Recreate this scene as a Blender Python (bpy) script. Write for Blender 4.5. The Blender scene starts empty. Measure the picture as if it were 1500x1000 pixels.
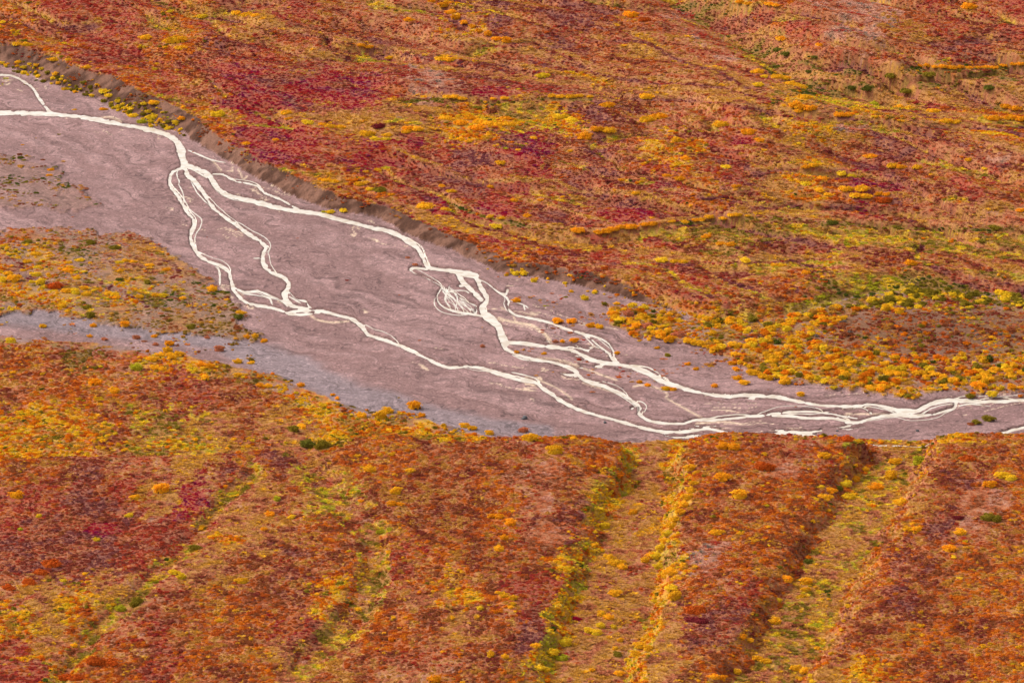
import bpy, math
import numpy as np
rng = np.random.default_rng(7)
sc = bpy.context.scene
C = sc.collection

# ------------------------------------------------------------------ camera
CAM_H, PITCH, LENS = 309.0, math.radians(18.0), 130.0
FPX = 1500 * LENS / 36.0                       # focal length in photograph pixels
cd = bpy.data.cameras.new('camera'); cam = bpy.data.objects.new('camera', cd); C.objects.link(cam)
cam.location = (0, 0, CAM_H); cam.rotation_euler = (math.pi / 2 - PITCH, 0, 0)
cd.lens = LENS; cd.sensor_width = 36; cd.clip_start = 1; cd.clip_end = 60000
sc.camera = cam

# ------------------------------------------------------------------ light: overcast day, bright veil of cloud ahead
SUN_EL, SUN_AZ = math.radians(42), math.radians(-66)     # azimuth from +Y (ahead), negative = to the left
w = bpy.data.worlds.new('World'); sc.world = w; w.use_nodes = True
nt = w.node_tree; bg = nt.nodes['Background']
sky = nt.nodes.new('ShaderNodeTexSky'); sky.sky_type = 'NISHITA'; sky.sun_disc = False
sky.sun_elevation = SUN_EL; sky.sun_rotation = SUN_AZ; sky.dust_density = 6; sky.air_density = 1.0; sky.altitude = 1000
hs = nt.nodes.new('ShaderNodeHueSaturation'); hs.inputs['Saturation'].default_value = 0.22
nt.links.new(sky.outputs[0], hs.inputs['Color']); nt.links.new(hs.outputs[0], bg.inputs['Color'])
bg.inputs['Strength'].default_value = 0.12
sd = bpy.data.lights.new('sun', 'SUN'); sun = bpy.data.objects.new('sun', sd); C.objects.link(sun)
sd.energy = 1.5; sd.angle = math.radians(12); sd.color = (1.0, 0.95, 0.88)
sun.rotation_euler = (math.pi / 2 - SUN_EL, 0, math.pi - SUN_AZ)   # checked below: light travels away from the sun
sun.location = (0, 900, 500)
sc.view_settings.view_transform = 'Standard'; sc.view_settings.look = 'None'
sc.view_settings.exposure = 1.0; sc.view_settings.gamma = 1.0

# ------------------------------------------------------------------ maths helpers
CP, SP = math.cos(PITCH), math.sin(PITCH)
def project(X, Y, Z):
    zc = Y * CP + (CAM_H - Z) * SP
    yc = -Y * SP + (CAM_H - Z) * CP            # downwards on the picture
    return 750 + FPX * X / zc, 500 + FPX * yc / zc
def unproject(u, v, z=0.0):
    a = (np.asarray(u, float) - 750) / FPX; b = (np.asarray(v, float) - 500) / FPX
    dx, dy, dz = a, CP - b * SP, -SP - b * CP
    t = (z - CAM_H) / dz
    return t * dx, t * dy
def hash2(ix, iy, seed):
    h = (ix.astype(np.uint32) * np.uint32(374761393) + iy.astype(np.uint32) * np.uint32(668265263) + np.uint32((seed * 2246822519) & 0xffffffff))
    h = (h ^ (h >> np.uint32(13))) * np.uint32(1274126177); h = h ^ (h >> np.uint32(16))
    return (h & np.uint32(0xffffff)).astype(np.float32) / 16777216.0
def vnoise(x, y, seed=0):
    x = np.asarray(x, np.float64) + 5000; y = np.asarray(y, np.float64) + 5000
    ix = np.floor(x).astype(np.int64); iy = np.floor(y).astype(np.int64)
    fx = x - ix; fy = y - iy; fx = fx * fx * (3 - 2 * fx); fy = fy * fy * (3 - 2 * fy)
    a = hash2(ix, iy, seed); b = hash2(ix + 1, iy, seed); c = hash2(ix, iy + 1, seed); d = hash2(ix + 1, iy + 1, seed)
    return (a + (b - a) * fx) * (1 - fy) + (c + (d - c) * fx) * fy
def fbm(x, y, octv=3, seed=0):
    s = 0; amp = 1; tot = 0
    ca, sa = 0.8, 0.6
    for k in range(octv):
        s = s + amp * vnoise(x, y, seed + 17 * k); tot += amp; amp *= 0.5
        x, y = (x * ca - y * sa) * 2.03, (x * sa + y * ca) * 2.03
    return s / tot
def sstep(a, b, x):
    t = np.clip((x - a) / (b - a), 0, 1); return t * t * (3 - 2 * t)
def seg_dist(px, py, pts):
    """distance to a polyline, side (+ = left of travel), and the value of pts[:,2:] interpolated at the foot"""
    pts = np.asarray(pts, float)
    best = np.full(px.shape, 1e18); side = np.zeros(px.shape); val = np.zeros(px.shape)
    for (a, b) in zip(pts[:-1], pts[1:]):
        dx, dy = b[0] - a[0], b[1] - a[1]; L = dx * dx + dy * dy + 1e-12
        t = np.clip(((px - a[0]) * dx + (py - a[1]) * dy) / L, 0, 1)
        ex = px - (a[0] + t * dx); ey = py - (a[1] + t * dy); d = ex * ex + ey * ey
        m = d < best
        best = np.where(m, d, best); side = np.where(m, dx * ey - dy * ex, side)
        if pts.shape[1] > 2: val = np.where(m, a[2] + t * (b[2] - a[2]), val)
    return np.sqrt(best), np.sign(side), val
def in_poly(px, py, poly):
    r = np.zeros(px.shape, bool); n = len(poly)
    for i in range(n):
        x1, y1 = poly[i]; x2, y2 = poly[(i + 1) % n]
        if y1 == y2: continue
        c = ((y1 > py) != (y2 > py)) & (px < (x2 - x1) * (py - y1) / (y2 - y1) + x1)
        r ^= c
    return r
def s2l(c):
    c = np.asarray(c, float) / 255.0
    return np.where(c <= 0.04045, c / 12.92, ((c + 0.055) / 1.055) ** 2.4)
def P(s): return [tuple(float(q) for q in p.split(',')) for p in s.split()]

# ------------------------------------------------------------------ what the photograph shows, traced in its pixels
FAR_TOE = P('-400,30 -200,60 0,97 60,112 110,132 150,147 190,168 235,186 262,192 285,212 320,232 365,258 410,283 440,296 470,308 500,316 540,322 580,338 620,352 680,378 730,396 790,405 850,418 900,432 960,450 1010,462 1060,470 1120,470 1180,457 1240,440 1300,428 1360,424 1420,428 1500,435 1700,440 2000,445')
FAR_HB = ([-300, 0, 150, 235, 300, 420, 500, 560, 650, 740, 850, 960, 1050, 1150, 1300, 1700], [6, 6.3, 6, 4.5, 3.6, 4.2, 3, 2.6, 2.6, 2.2, 3.2, 3.6, 3, 3.2, 3.4, 3.4])
NEAR_EDGE = P('-400,455 -200,470 0,488 80,498 190,508 230,515 330,530 400,548 430,565 500,588 545,600 600,606 640,618 690,632 750,647 1000,664 2000,668')
RIM = P('-400,676 -200,674 0,672 100,668 200,668 300,665 380,660 430,652 480,648 520,640 580,637 640,636 700,640 760,637 830,637 880,638 940,638 1000,636 1040,632 1100,633 1180,637 1260,634 1340,637 1400,633 1500,636 1700,634 2000,634')
BAR_A = P('-420,216 0,224 40,228 78,250 110,275 155,300 120,310 50,308 -420,312')
BAR_B = P('-420,345 60,340 160,338 230,352 265,385 310,415 345,445 358,470 395,498 370,505 300,495 240,482 170,478 100,460 -420,450')
ALCOVE = P('1000,440 1000,470 960,452 890,447 895,470 950,497 1010,510 1060,525 1110,548 1150,562 1250,572 1300,580 1400,574 1500,577 2000,577 2000,440 1500,430 1360,420 1240,436 1120,466 1060,466')
GULLIES = [  # centre line u,v,half floor width ; wall width ; depth m
    (P('957,622,16 953,650,18 950,680,24 940,720,34 925,770,42 910,820,46 893,880,50 872,940,52 845,1010,54 810,1180,56'), 36, 3.9),
    (P('1335,622,14 1322,640,24 1290,690,30 1262,740,36 1222,805,38 1190,865,40 1160,920,42 1130,975,42 1100,1030,42 1050,1120,42'), 32, 3.3),
    (P('432,640,8 440,655,8 462,680,8 480,710,10 505,735,12 535,760,12 548,785,10 548,820,10 540,860,12 520,900,12 490,930,12 440,965,10'), 18, 1.9),
    (P('372,690,4 340,715,5 305,760,5 270,800,6 225,840,6 190,880,6 140,920,6 95,985,6 60,1040,6'), 11, 1.4)]
SCARPS = [   # far hillside steps: polyline, height m, blur px
    (P('700,267 760,268 815,267 835,280 860,285 920,287'), .5, 3), (P('755,293 800,299 835,312 865,322 890,325'), .6, 3),
    (P('960,275 1000,282 1040,288 1060,284 1100,276'), .5, 3), (P('580,220 610,235 650,250 690,265'), .5, 3),
    (P('660,296 700,310 740,322 790,332 850,340 900,341 960,330 1040,322 1100,316 1130,318 1200,326 1300,330 1400,334 1500,338 1600,340'), 1.3, 4),
    (P('960,380 1000,383 1060,385 1140,383 1220,378'), .6, 4),
    (P('870,38 905,45 950,60 975,75 1010,90 1060,105 1100,130 1150,150'), -.6, 4), (P('800,72 840,85 870,105 920,115 980,120 1060,125 1100,140 1130,150'), .7, 4),
    (P('900,140 960,142 1050,147 1110,160 1170,172 1230,172 1300,178 1400,190 1440,205 1500,228'), .7, 4),
    (P('560,152 620,143 700,146 800,146 868,142'), 1.1, 4), (P('1100,252 1150,248 1200,246 1230,250'), .5, 3),
    (P('1290,104 1340,99 1400,98 1460,96 1560,92'), 2.4, 5), (P('650,60 720,66 780,62 830,70'), .5, 3),
    (P('1100,305 1160,300 1220,300 1250,306'), .5, 3), (P('300,22 370,34 440,48 520,66 620,84 700,92 780,104 850,118'), .5, 4)]
VALLEY = P('960,-40 1000,0 1060,30 1110,60 1160,95 1220,118 1300,130 1400,136 1500,142 1650,150')
# braided water: u,v,width
WATER = [P(s) for s in '''-380,150,8 -200,160,7 -80,163,8 0,165,8 33,165,8 83,167,8 127,172,8 160,178,8 187,183,8 214,188,9 240,195,10 257,204,12 264,217,14 267,230,14 269,242,13
-380,92,4 -200,100,4 -80,104,4 0,109,4 20,111,4 37,120,4.5 50,130,5 55,140,5 63,152,5 72,162,5 79,166,5
267,245,6 255,250,6 249,259,6 250,272,6 259,284,6 267,297,6 275,311,6 284,321,6.5 285,330,8 279,343,8 281,355,7 291,372,7 306,382,6 321,387,6 334,395,6 339,408,6 341,420,7 347,430,6 361,442,6 377,447,6 397,449,5 414,455,5 424,459,6
311,383,3 321,397,3.5 322,418,3
342,420,4 359,427,5 377,425,5 397,433,4 411,438,4 421,447,4
354,430,2.4 377,433,2.4 394,437,2.4 399,447,2.4
272,247,9 276,257,10 284,264,8 294,277,8 304,291,7 314,304,7 327,316,6 341,326,6 347,330,6 364,342,7 381,352,7 389,362,8 384,373,7 387,387,7 397,397,7 414,405,7 422,413,8 421,423,9 416,433,12 424,444,9 434,449,5 451,451,5
371,379,2.4 382,378,2.4
424,427,3 434,437,3 449,441,4 452,447,4 460,453,4
423,434,3 441,445,3
424,457,5 438,454,5 461,454,6 481,457,6 500,462,6 517,467,7 530,477,8 540,489,7 557,495,6 577,502,5.5 600,512,5.5 620,522,5.5 640,532,5.5 660,537,5.5 684,535,6 700,537,6 720,542,7 740,549,8 760,555,7 784,560,7 797,569,8 811,577,8 824,587,7 844,597,7 867,605,6 894,612,6 921,620,6 947,627,6 974,631,6 1000,631,6 1020,628,6 1037,626,6 1055,630,5 1090,638,5 1133,635,6 1160,631,7 1187,635,6 1250,655,6 1400,657,6 1447,640,5 1474,631,5 1510,623,5 1600,610,5 1740,606,5 1880,612,5
427,460,4 447,459,4 467,457,4
749,545,3 767,549,3 784,554,3 791,560,3
270,240,9 284,245,9 301,252,9 311,264,10 321,277,9 334,286,8 354,291,8 377,296,8 401,302,8 421,306,8 441,309,7 468,312,7 500,322,7 533,330,7 560,335,8 580,342,8 597,352,9 610,362,9 617,373,9 625,387,8 632,392,7
311,254,3 327,255,4 344,264,4 361,267,4 377,272,5 387,281,5 407,289,5 421,297,4 438,306,4
275,220,2.2 291,227,3 311,235,3 331,239,2.2
282,247,4 302,259,4
632,392,6 647,394,7 667,397,9 684,400,12 697,404,12
625,393,4 614,392,4 601,393,4 610,400,3 627,408,3 644,417,3 654,427,4
647,421,3 640,433,3 644,444,3.5 657,452,4 680,457,5 697,460,5 705,462,5
655,427,3 652,440,2.4 660,450,2.4
657,427,2.4 667,430,2.4 670,440,2.2 667,453,2.2
660,426,2.4 680,426,2.2 687,430,2.2
670,433,2.4 687,442,2.5 699,447,3 697,457,4
672,440,2.2 684,450,2.4 690,456,2.4
695,402,10 704,420,8 712,433,9 712,442,9 707,449,11 709,459,13 720,467,12 730,477,12 735,490,12 742,502,13
670,400,8 682,417,8 694,427,8 705,438,8
674,418,4 684,418,4
730,490,3 734,500,3 742,510,8 748,514,6
700,408,3 714,415,3.5 727,425,4 739,432,6 745,440,5 744,447,4 749,457,5 764,462,4.5 784,467,5 811,474,5 834,482,5 851,487,5 864,495,4 877,505,4 891,515,4 897,524,5 906,529,5
730,427,4 740,430,6 744,424,5
747,440,3 767,447,2.3 774,452,2.3
767,447,2.2 769,455,2.2
854,487,4 877,494,4 891,502,4 899,514,4 899,522,4
742,501,8 767,502,7 787,505,7 807,507,8 827,509,7 847,515,7 867,525,8 887,530,7 907,532,7 927,537,8 947,544,9 964,555,9 981,562,9 1000,567,8 1020,572,6 1043,577,6 1067,579,6 1090,577,6 1117,579,6 1144,581,6 1170,587,6 1197,592,6 1224,594,6 1250,594,7 1274,591,6 1294,594,6 1311,599,8 1327,601,9 1344,601,9 1361,592,8 1381,587,8 1407,585,7 1434,586,7 1468,586,7 1505,584,7 1620,580,7 1740,586,7 1880,578,7
1401,586,5 1397,597,5 1380,602,4 1367,606,5 1334,609,7 1310,606,7 1280,611,6 1257,617,6 1240,618,5
1400,597,3 1421,592,2.5 1451,596,2
1000,619,5 1020,614,5 1043,614,6 1067,612,5 1094,609,5 1120,607,5 1140,604,5 1167,602,4 1194,602,4 1217,605,4 1240,609,3 1257,611,3
1130,607,5 1160,609,5 1187,612,5 1214,611,5 1234,614,5 1250,617,5
1254,594,4 1267,597,3 1277,604,4
745,512,7 757,518,6 774,524,6 791,527,5 811,530,5 831,537,7 844,544,8 854,554,7 871,560,7 891,567,6 907,574,6 921,582,6 931,589,7 938,596,7 936,604,6 944,612,6 961,617,5 981,619,5 1000,619,5
750,520,3 767,527,3 790,529,3
931,594,4 925,597,4'''.split('\n')]
SILT = [P(s) for s in '''324,420,2 340,436,2
451,460,3 467,469,3 488,473,3 510,471,2
790,557,2 817,569,1.5 837,584,1.5
311,235,1.5 324,250,1.5
349,248,2 356,262,2 361,258,1.5
734,450,2 747,457,2 757,472,2
730,467,4 757,473,4 777,477,4 791,484,5 802,494,5 807,502,6
787,524,2 814,527,2 841,535,2.5 867,544,2 904,557,2
854,560,2 884,569,3 914,580,2
928,566,1.6 941,564,1.6 964,569,1.8 978,577,2.2 975,582,2.2
976,582,3 991,592,3 1000,597,3 1020,607,2.5 1033,614,3
130,176,3 160,172,3 178,178,4
1240,606,3 1290,606,3 1330,606,3
1020,620,2 1060,618,2 1090,622,2'''.split('\n')]

# ------------------------------------------------------------------ terrain grid (denser over the river plain)
gu = np.concatenate([[-9000, -5000, -2600, -1400, -800, -500], np.arange(-380, -90, 4.0), np.arange(-90, 1590, 1.95), np.arange(1592, 1881, 4.0), [2000, 2300, 2900, 4100, 6500, 10500]])
gv = np.concatenate([[-1225, -1180, -1080, -900, -700, -480, -300, -200], np.arange(-140, -20, 4.0), np.arange(-20, 90, 1.8), np.arange(90, 672, 1.15), np.arange(672, 1080, 1.8), np.arange(1082, 1180, 4.0), [1190, 1200, 1320, 1600, 2200]])
NU, NV = len(gu), len(gv)
GU, GV = np.meshgrid(gu, gv)
X, Y = unproject(GU, GV, 0.0)
def smooth(pl, n=3):
    p = np.array(pl); q = np.concatenate([[2 * p[0] - p[1]], p, [2 * p[-1] - p[-2]]]); out = []
    for i in range(1, len(q) - 2):
        a, b, c, d = q[i - 1], q[i], q[i + 1], q[i + 2]
        for t in np.arange(n) / n: out.append(.5 * (2 * b + (c - a) * t + (2 * a - 5 * b + 4 * c - d) * t * t + (3 * b - a - 3 * c + d) * t ** 3))
    out.append(p[-1]); return out
def line_world(line, z):
    l = np.array([p[:2] for p in line]); z = np.interp(l[:, 0], *z) if isinstance(z, tuple) else np.full(len(l), z)
    xs, ys = [], []
    for (u, v), zz in zip(l, z):
        a, b = unproject(u, v, zz); xs.append(a); ys.append(b)
    return np.stack([xs, ys, l[:, 0]], 1)
def line_g(Wl):
    return project(Wl[:, 0], Wl[:, 1], 0.0)
def above(GU, GV, Wl):
    gu_, gv_ = line_g(Wl); return np.where(GV < np.interp(GU, gu_, gv_), 1.0, -1.0)
toeW, nearW, rimW = line_world(FAR_TOE, 0.0), line_world(NEAR_EDGE, 0.2), line_world(RIM, 6.5)
def crease(x, y):
    w2 = fbm(x / 40, y / 40, 2, 5) - .5; al_, ac_ = (x - y) * .7071, (x + y) * .7071
    n = fbm((ac_ + w2 * 34) / 23, al_ / 120, 2, 201); return 1 - np.abs(2 * n - 1)
def height_base(X, Y, GU, GV):
    n1 = fbm(X / 9, Y / 9, 3, 3) - .5; n2 = fbm(X / 40, Y / 40, 2, 5) - .5; nb = fbm(X / 3.2, Y / 3.2, 2, 9) - .5
    # far terrace
    d, s, uu = seg_dist(X, Y, toeW); dF = d * above(GU, GV, toeW)
    dF = dF + n1 * 2.4 + n2 * 8 + (fbm(X / .9, Y / 1.4, 2, 15) - .5) * .9
    hb = np.interp(uu, *FAR_HB); tt = sstep(9, 45, dF); hb = hb * (1 - tt) + 3.6 * tt; tanb = np.interp(uu, [0, 240, 950, 1080, 1700], [.62, .8, .7, .33, .28])
    face = dF * tanb
    face = face + (fbm(X / 7, Y / 3.0, 3, 14) - .5) * .8 * sstep(.3, 2, dF)
    zf = np.minimum(face, hb + 0.034 * (dF - hb / tanb)) ; zf = np.where(dF > 0, zf, 0)
    k = 0.5; zf = np.where(dF > 0, np.minimum(zf, hb + 0.034 * np.maximum(dF - hb / tanb, 0)), 0)
    lobe = fbm(X / 26, Y / 34, 2, 6) - .5
    al_, ac_ = (X - Y) * .7071, (X + Y) * .7071
    fold = fbm((ac_ + n2 * 30) / 15, al_ / 85, 3, 7) - .5; fold = fold + .6 * np.abs(fbm((ac_ + n2 * 24) / 24, al_ / 110, 2, 8) - .5)
    zf += sstep(8, 40, dF) * (n2 * 4.0 + n1 * .7 + lobe * 2.0 + fold * 6.0 - 2.0 * sstep(.86, 1.0, crease(X, Y)))
    # near lowland and terrace
    d, s, uu = seg_dist(X, Y, nearW); dN = -d * above(GU, GV, nearW) + n1 * 6
    zl = np.where(dN > 0, 0.4 * sstep(0, 3, dN) + 0.042 * np.maximum(dN, 0), 0)
    zl = np.minimum(zl, 4.2) + sstep(0, 10, dN) * n1 * .9
    d, s, uu = seg_dist(X, Y, rimW); dR = d * above(GU, GV, rimW) + n1 * 2.0 + nb * .6   # + = beyond the rim
    H = 6.5 + (fbm(X / 14, Y / 60, 2, 12) - .5) * 1.8 * sstep(12, 0, -dR) + 0.02 * np.clip(-dR, 0, 160) + sstep(2, 30, -dR) * (n1 * .9 + n2 * 3.0)
    zt = np.where(dR > 0, 6.5 - 0.62 * dR * sstep(-1, 4, dR), H)
    zt = zt - 0.5 * np.exp(-(dR / 2.2) ** 2)
    zn = np.maximum(zl, zt)
    return zf, zn, dF, dN, dR, zt > zl
zf, zn, dF, dN, dR, terr = height_base(X, Y, GU, GV)
near = (dN > 0) | terr
Z = np.where(near, zn, zf)
core = (GU > -381) & (GU < 1881) & (GV > -141) & (GV < 1181)
# detail traced in the picture: gullies, hillside steps, creek valley
U0, V0 = project(X, Y, Z)
gul_floor = np.zeros(Z.shape); gul_wall = np.zeros(Z.shape); gul_side = np.zeros(Z.shape); gul_id = np.full(Z.shape, -1)
for gi, (pl, ww, dep) in enumerate(GULLIES):
    m = core & terr & (U0 > min(p[0] for p in pl) - 140) & (U0 < max(p[0] for p in pl) + 140)
    d, s, hw = seg_dist(U0[m], V0[m], pl)
    d = d + (fbm(X[m] / 5, Y[m] / 5, 2, 31) - .5) * ww * .9
    f = .72 * (1 - sstep(hw - 2, hw + ww, d)) + .28 * (1 - sstep(hw, hw + ww * 2.4, d))
    zz = Z[m] - dep * f * (1.35 if gi < 2 else 1) * (0.8 + (0.5 if gi < 2 else .1) * sstep(740, 645, V0[m])); Z[m] = np.maximum(zz, 1.2)
    gul_floor[m] = np.maximum(gul_floor[m], (d < hw)); wl = (d >= hw) & (d < hw + ww * .9)
    gul_wall[m] = np.where(wl, 1, gul_wall[m]); gul_side[m] = np.where(wl, s, gul_side[m]); gul_id[m] = np.where(d < hw + ww, gi, gul_id[m])
scarp_line = np.full(Z.shape, 99.0)
far = (~near) & (dF > 4) & core
for pl, h, bl in SCARPS:
    pa = np.array(pl); m = far & (U0 > pa[:, 0].min() - 40) & (U0 < pa[:, 0].max() + 40) & (V0 > pa[:, 1].min() - 40) & (V0 < pa[:, 1].max() + 40)
    vv = np.interp(U0[m], pa[:, 0], pa[:, 1]) + (fbm(X[m] / 7, Y[m] / 14, 2, 41) - .5) * 5
    ends = sstep(pa[0, 0] - 20, pa[0, 0] + 25, U0[m]) * (1 - sstep(pa[-1, 0] - 25, pa[-1, 0] + 20, U0[m]))
    t = V0[m] - vv      # + = nearer the camera
    h = h * 1.7; bl = bl * 1.7; Z[m] += -h * ends * sstep(-bl, bl, t) * np.exp(-np.maximum(t, 0) / 22) + 0.4 * h * ends * np.exp(-(np.minimum(t, 0) / 8) ** 2) * (t < bl)
    scarp_line[m] = np.minimum(scarp_line[m], np.where(ends > .3, np.abs(t + 3), 99))
m = far & (U0 > 940); d, s, _ = seg_dist(U0[m], V0[m], [p[:2] for p in VALLEY])
Z[m] -= 5.0 * np.exp(-(d / 21) ** 2); Z[m] += 2.5 * sstep(0, 60, d * -s)
# micro relief of tundra hummocks
Z += core * (far | terr | (dN > 6)) * ((fbm(X / 2.4, Y / 2.4, 2, 51) - .5) * .45)
# vegetated low bars
wu = (fbm(X / 8, Y / 8, 3, 61) - .5); wv = (fbm(X / 8, Y / 8, 3, 62) - .5)
plain = (~near) & (dF <= 0.4)
fe = fbm(X / 2.0, Y / 2.6, 2, 66) - .5; PU, PV = GU + wu * 40 + fe * 46, GV + wv * 20 + fe * 16
barA = plain & core & in_poly(PU, PV, BAR_A); barB = plain & core & in_poly(PU, PV, BAR_B); alc = plain & core & in_poly(PU, PV, ALCOVE)
Z += .35 * (barA | barB | alc) + (barB | alc) * (fbm(X / 5, Y / 5, 2, 64) - .3) * .5
# gravel plain: braids and dry runnels follow the flow
gravel = plain & ~(barA | barB | alc)
flow_n = fbm((dF + wu * 10) / 4.5, (X * .6 - Y * .8) / 60, 3, 71) - .5
flow_f = fbm((dF + wu * 8) / 1.6, (X * .6 - Y * .8) / 26, 2, 73) - .5
Z += plain * (np.clip(flow_n, -.25, .25) * .35 + np.clip(flow_f, -.25, .25) * .14) + plain * .06
# channels: broad ones are carved into the gravel, hair-thin threads are laid in as narrow ribbons
THIN = [l for l in WATER if max(p[2] for p in l) <= 3.5]; WATER = [l for l in WATER if max(p[2] for p in l) > 3.5]
WL = -0.22
chan = np.full(Z.shape, 99.0); silt = np.full(Z.shape, 99.0)
wob = (fbm(X / 1.5, Y / 3.0, 2, 81) - .5); wob2 = (fbm(X / 5, Y / 9, 2, 82) - .5)
for lines, arr in ((WATER, chan), (SILT, silt)):
    for pl in lines:
        pl = smooth(pl)
        for a, b in zip(pl[:-1], pl[1:]):
            c0, c1 = np.searchsorted(gu, [min(a[0], b[0]) - 16, max(a[0], b[0]) + 16]); r0, r1 = np.searchsorted(gv, [min(a[1], b[1]) - 16, max(a[1], b[1]) + 16])
            sl = (slice(r0, r1), slice(c0, c1)); px, py = GU[sl] + wu[sl] * 3, GV[sl] + wv[sl] * 2
            dx, dy = b[0] - a[0], b[1] - a[1]; t = np.clip(((px - a[0]) * dx + (py - a[1]) * dy) / (dx * dx + dy * dy + 1e-9), 0, 1)
            d = np.hypot(px - a[0] - t * dx, py - a[1] - t * dy); wid = a[2] + t * (b[2] - a[2]); hw = np.maximum((wid - .9 * sstep(4.5, 2.5, wid)) * .39 * (.8 + .9 * (wob2[sl] + .25)), .72)
            arr[sl] = np.minimum(arr[sl], (d + (wob[sl] * 2.6 + wob2[sl] * 1.6) * np.minimum(hw / 3, 1)) - hw)
thr_n = fbm((dF + wu * 7) / 7, (X * .6 - Y * .8) / 42, 3, 85); thr = np.abs(thr_n - .5) * 130 - 1.1
zone = (chan < 12) & (GU > 760) & (GU < 1480) & (fbm(X / 12, Y / 20, 2, 86) > .47); chan = np.where(zone, np.minimum(chan, np.maximum(thr, -1.2) + sstep(6, 15, chan) * 2.2), chan)
thr2 = np.abs(fbm((dF + wu * 6) / 5, (X * .6 - Y * .8) / 36, 3, 87) - .5) * 120 - 1.0
silt = np.where((chan < 22) & (fbm(X / 14, Y / 22, 2, 88) > .58), np.minimum(silt, thr2), silt)
carve = sstep(1.4, -.6, chan)
bed = WL - 0.06 - 0.3 * sstep(0, -4, chan) + .10 * sstep(0.2, .34, wob) * sstep(-5, -1, chan)
Z = np.where(plain & (chan < 3), Z * (1 - carve) + bed * carve, Z)

def grid_z(x, y):
    u, v = project(x, y, 0.0)
    c = np.clip(np.searchsorted(gu, u) - 1, 0, NU - 2); r = np.clip(np.searchsorted(gv, v) - 1, 0, NV - 2)
    fu = np.clip((u - gu[c]) / (gu[c + 1] - gu[c]), 0, 1); fv = np.clip((v - gv[r]) / (gv[r + 1] - gv[r]), 0, 1)
    return (Z[r, c] * (1 - fu) + Z[r, c + 1] * fu) * (1 - fv) + (Z[r + 1, c] * (1 - fu) + Z[r + 1, c + 1] * fu) * fv
def grid_pick(A, x, y):
    u, v = project(x, y, 0.0)
    c = np.clip(np.rint(np.interp(u, gu, np.arange(NU))).astype(int), 0, NU - 1); r = np.clip(np.rint(np.interp(v, gv, np.arange(NV))).astype(int), 0, NV - 1)
    return A[r, c]
ray_y = np.linspace(640, 1650, 2400)
def hit(u, v):
    """first point of the terrain that the sight line through a pixel meets"""
    a = (u - 750) / FPX; b = (v - 500) / FPX
    t = ray_y / (CP - b * SP); z = CAM_H + t * (-SP - b * CP); x = t * a
    g = grid_z(x, ray_y); k = np.argmax(z < g)
    return x[k], ray_y[k], g[k]

# ------------------------------------------------------------------ plant cover: kinds by patch, read off the photograph in 50-pixel cells
GRID = '''ORRRRORTRBPPPYMBMMOPTGOPWWBRBR
BORROOMRBPBMPPBPMBBBPPGRPPBPRB.
GGOORBRCMCCRWMMRPTBPBTTDGGGGTT.
GGGGGOOCRTTTTYYGYMBPBRBYTPTROO.
DDBOOOBCCRCRRMMCBMBYBRBTBMMPMT.
BBOOOOBBBTORMMRBMMBROMTYOCBBRB.
PPPPPPPPPTOOCRCMMRBMMTMPPPMPTP.
YYPTTPPPPPPTOOOOBRBRBGBMMTBTGG.
YYTYTBDDDPPPPPPODTOBRBOODGGYGG.
PPPPPDDDDDPPPPPPPPYYYGOYBBBBBB.
OBDPYYDDDPPPPPPPPPPPPOYYYYOBBY.
BOOOBRBBOYDDDYYPPPPPPPPYYYYYYO.
YYYBGGTBTYYDYOPPPPPPPPPPPPPPPP.
OBMPPTMOMTOOBBBPBOPYOOBPOOYBBO.
RRMRTCPTBGBBBBOPBTTYOBOOYTTBMO.
RMMMRRTTBOBOBBOPMGTYBOOOTTOMPB.
MMMMRTTBMBOROOBBYTTYWOOBTOMBOO.
PTYTPBOBBYOBTYORRYTTORBYTBMBOO.
YTOPRBOORTOOBTBMMGTTMMOTBBBOBO.
RYOOROBOTBBPPOBOGTYTOBYTTYOBOO.'''.split('\n')
GRID_EDIT = [(4, 2, 'V'), (4, 3, 'V'), (5, 0, 'V'), (5, 1, 'V'), (5, 2, 'V'), (7, 2, 'V'), (7, 5, 'V'), (8, 2, 'G'), (8, 4, 'G'), (8, 5, 'V'), (9, 0, 'V'), (9, 1, 'V'), (9, 2, 'V'), (9, 3, 'V'), (9, 4, 'V')]   # row, column, kind on the river bars
KINDS = 'RCMPBOTYGDWLEVK'
KI = {k: i for i, k in enumerate(KINDS)}
KI['.'] = KI['B']
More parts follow.
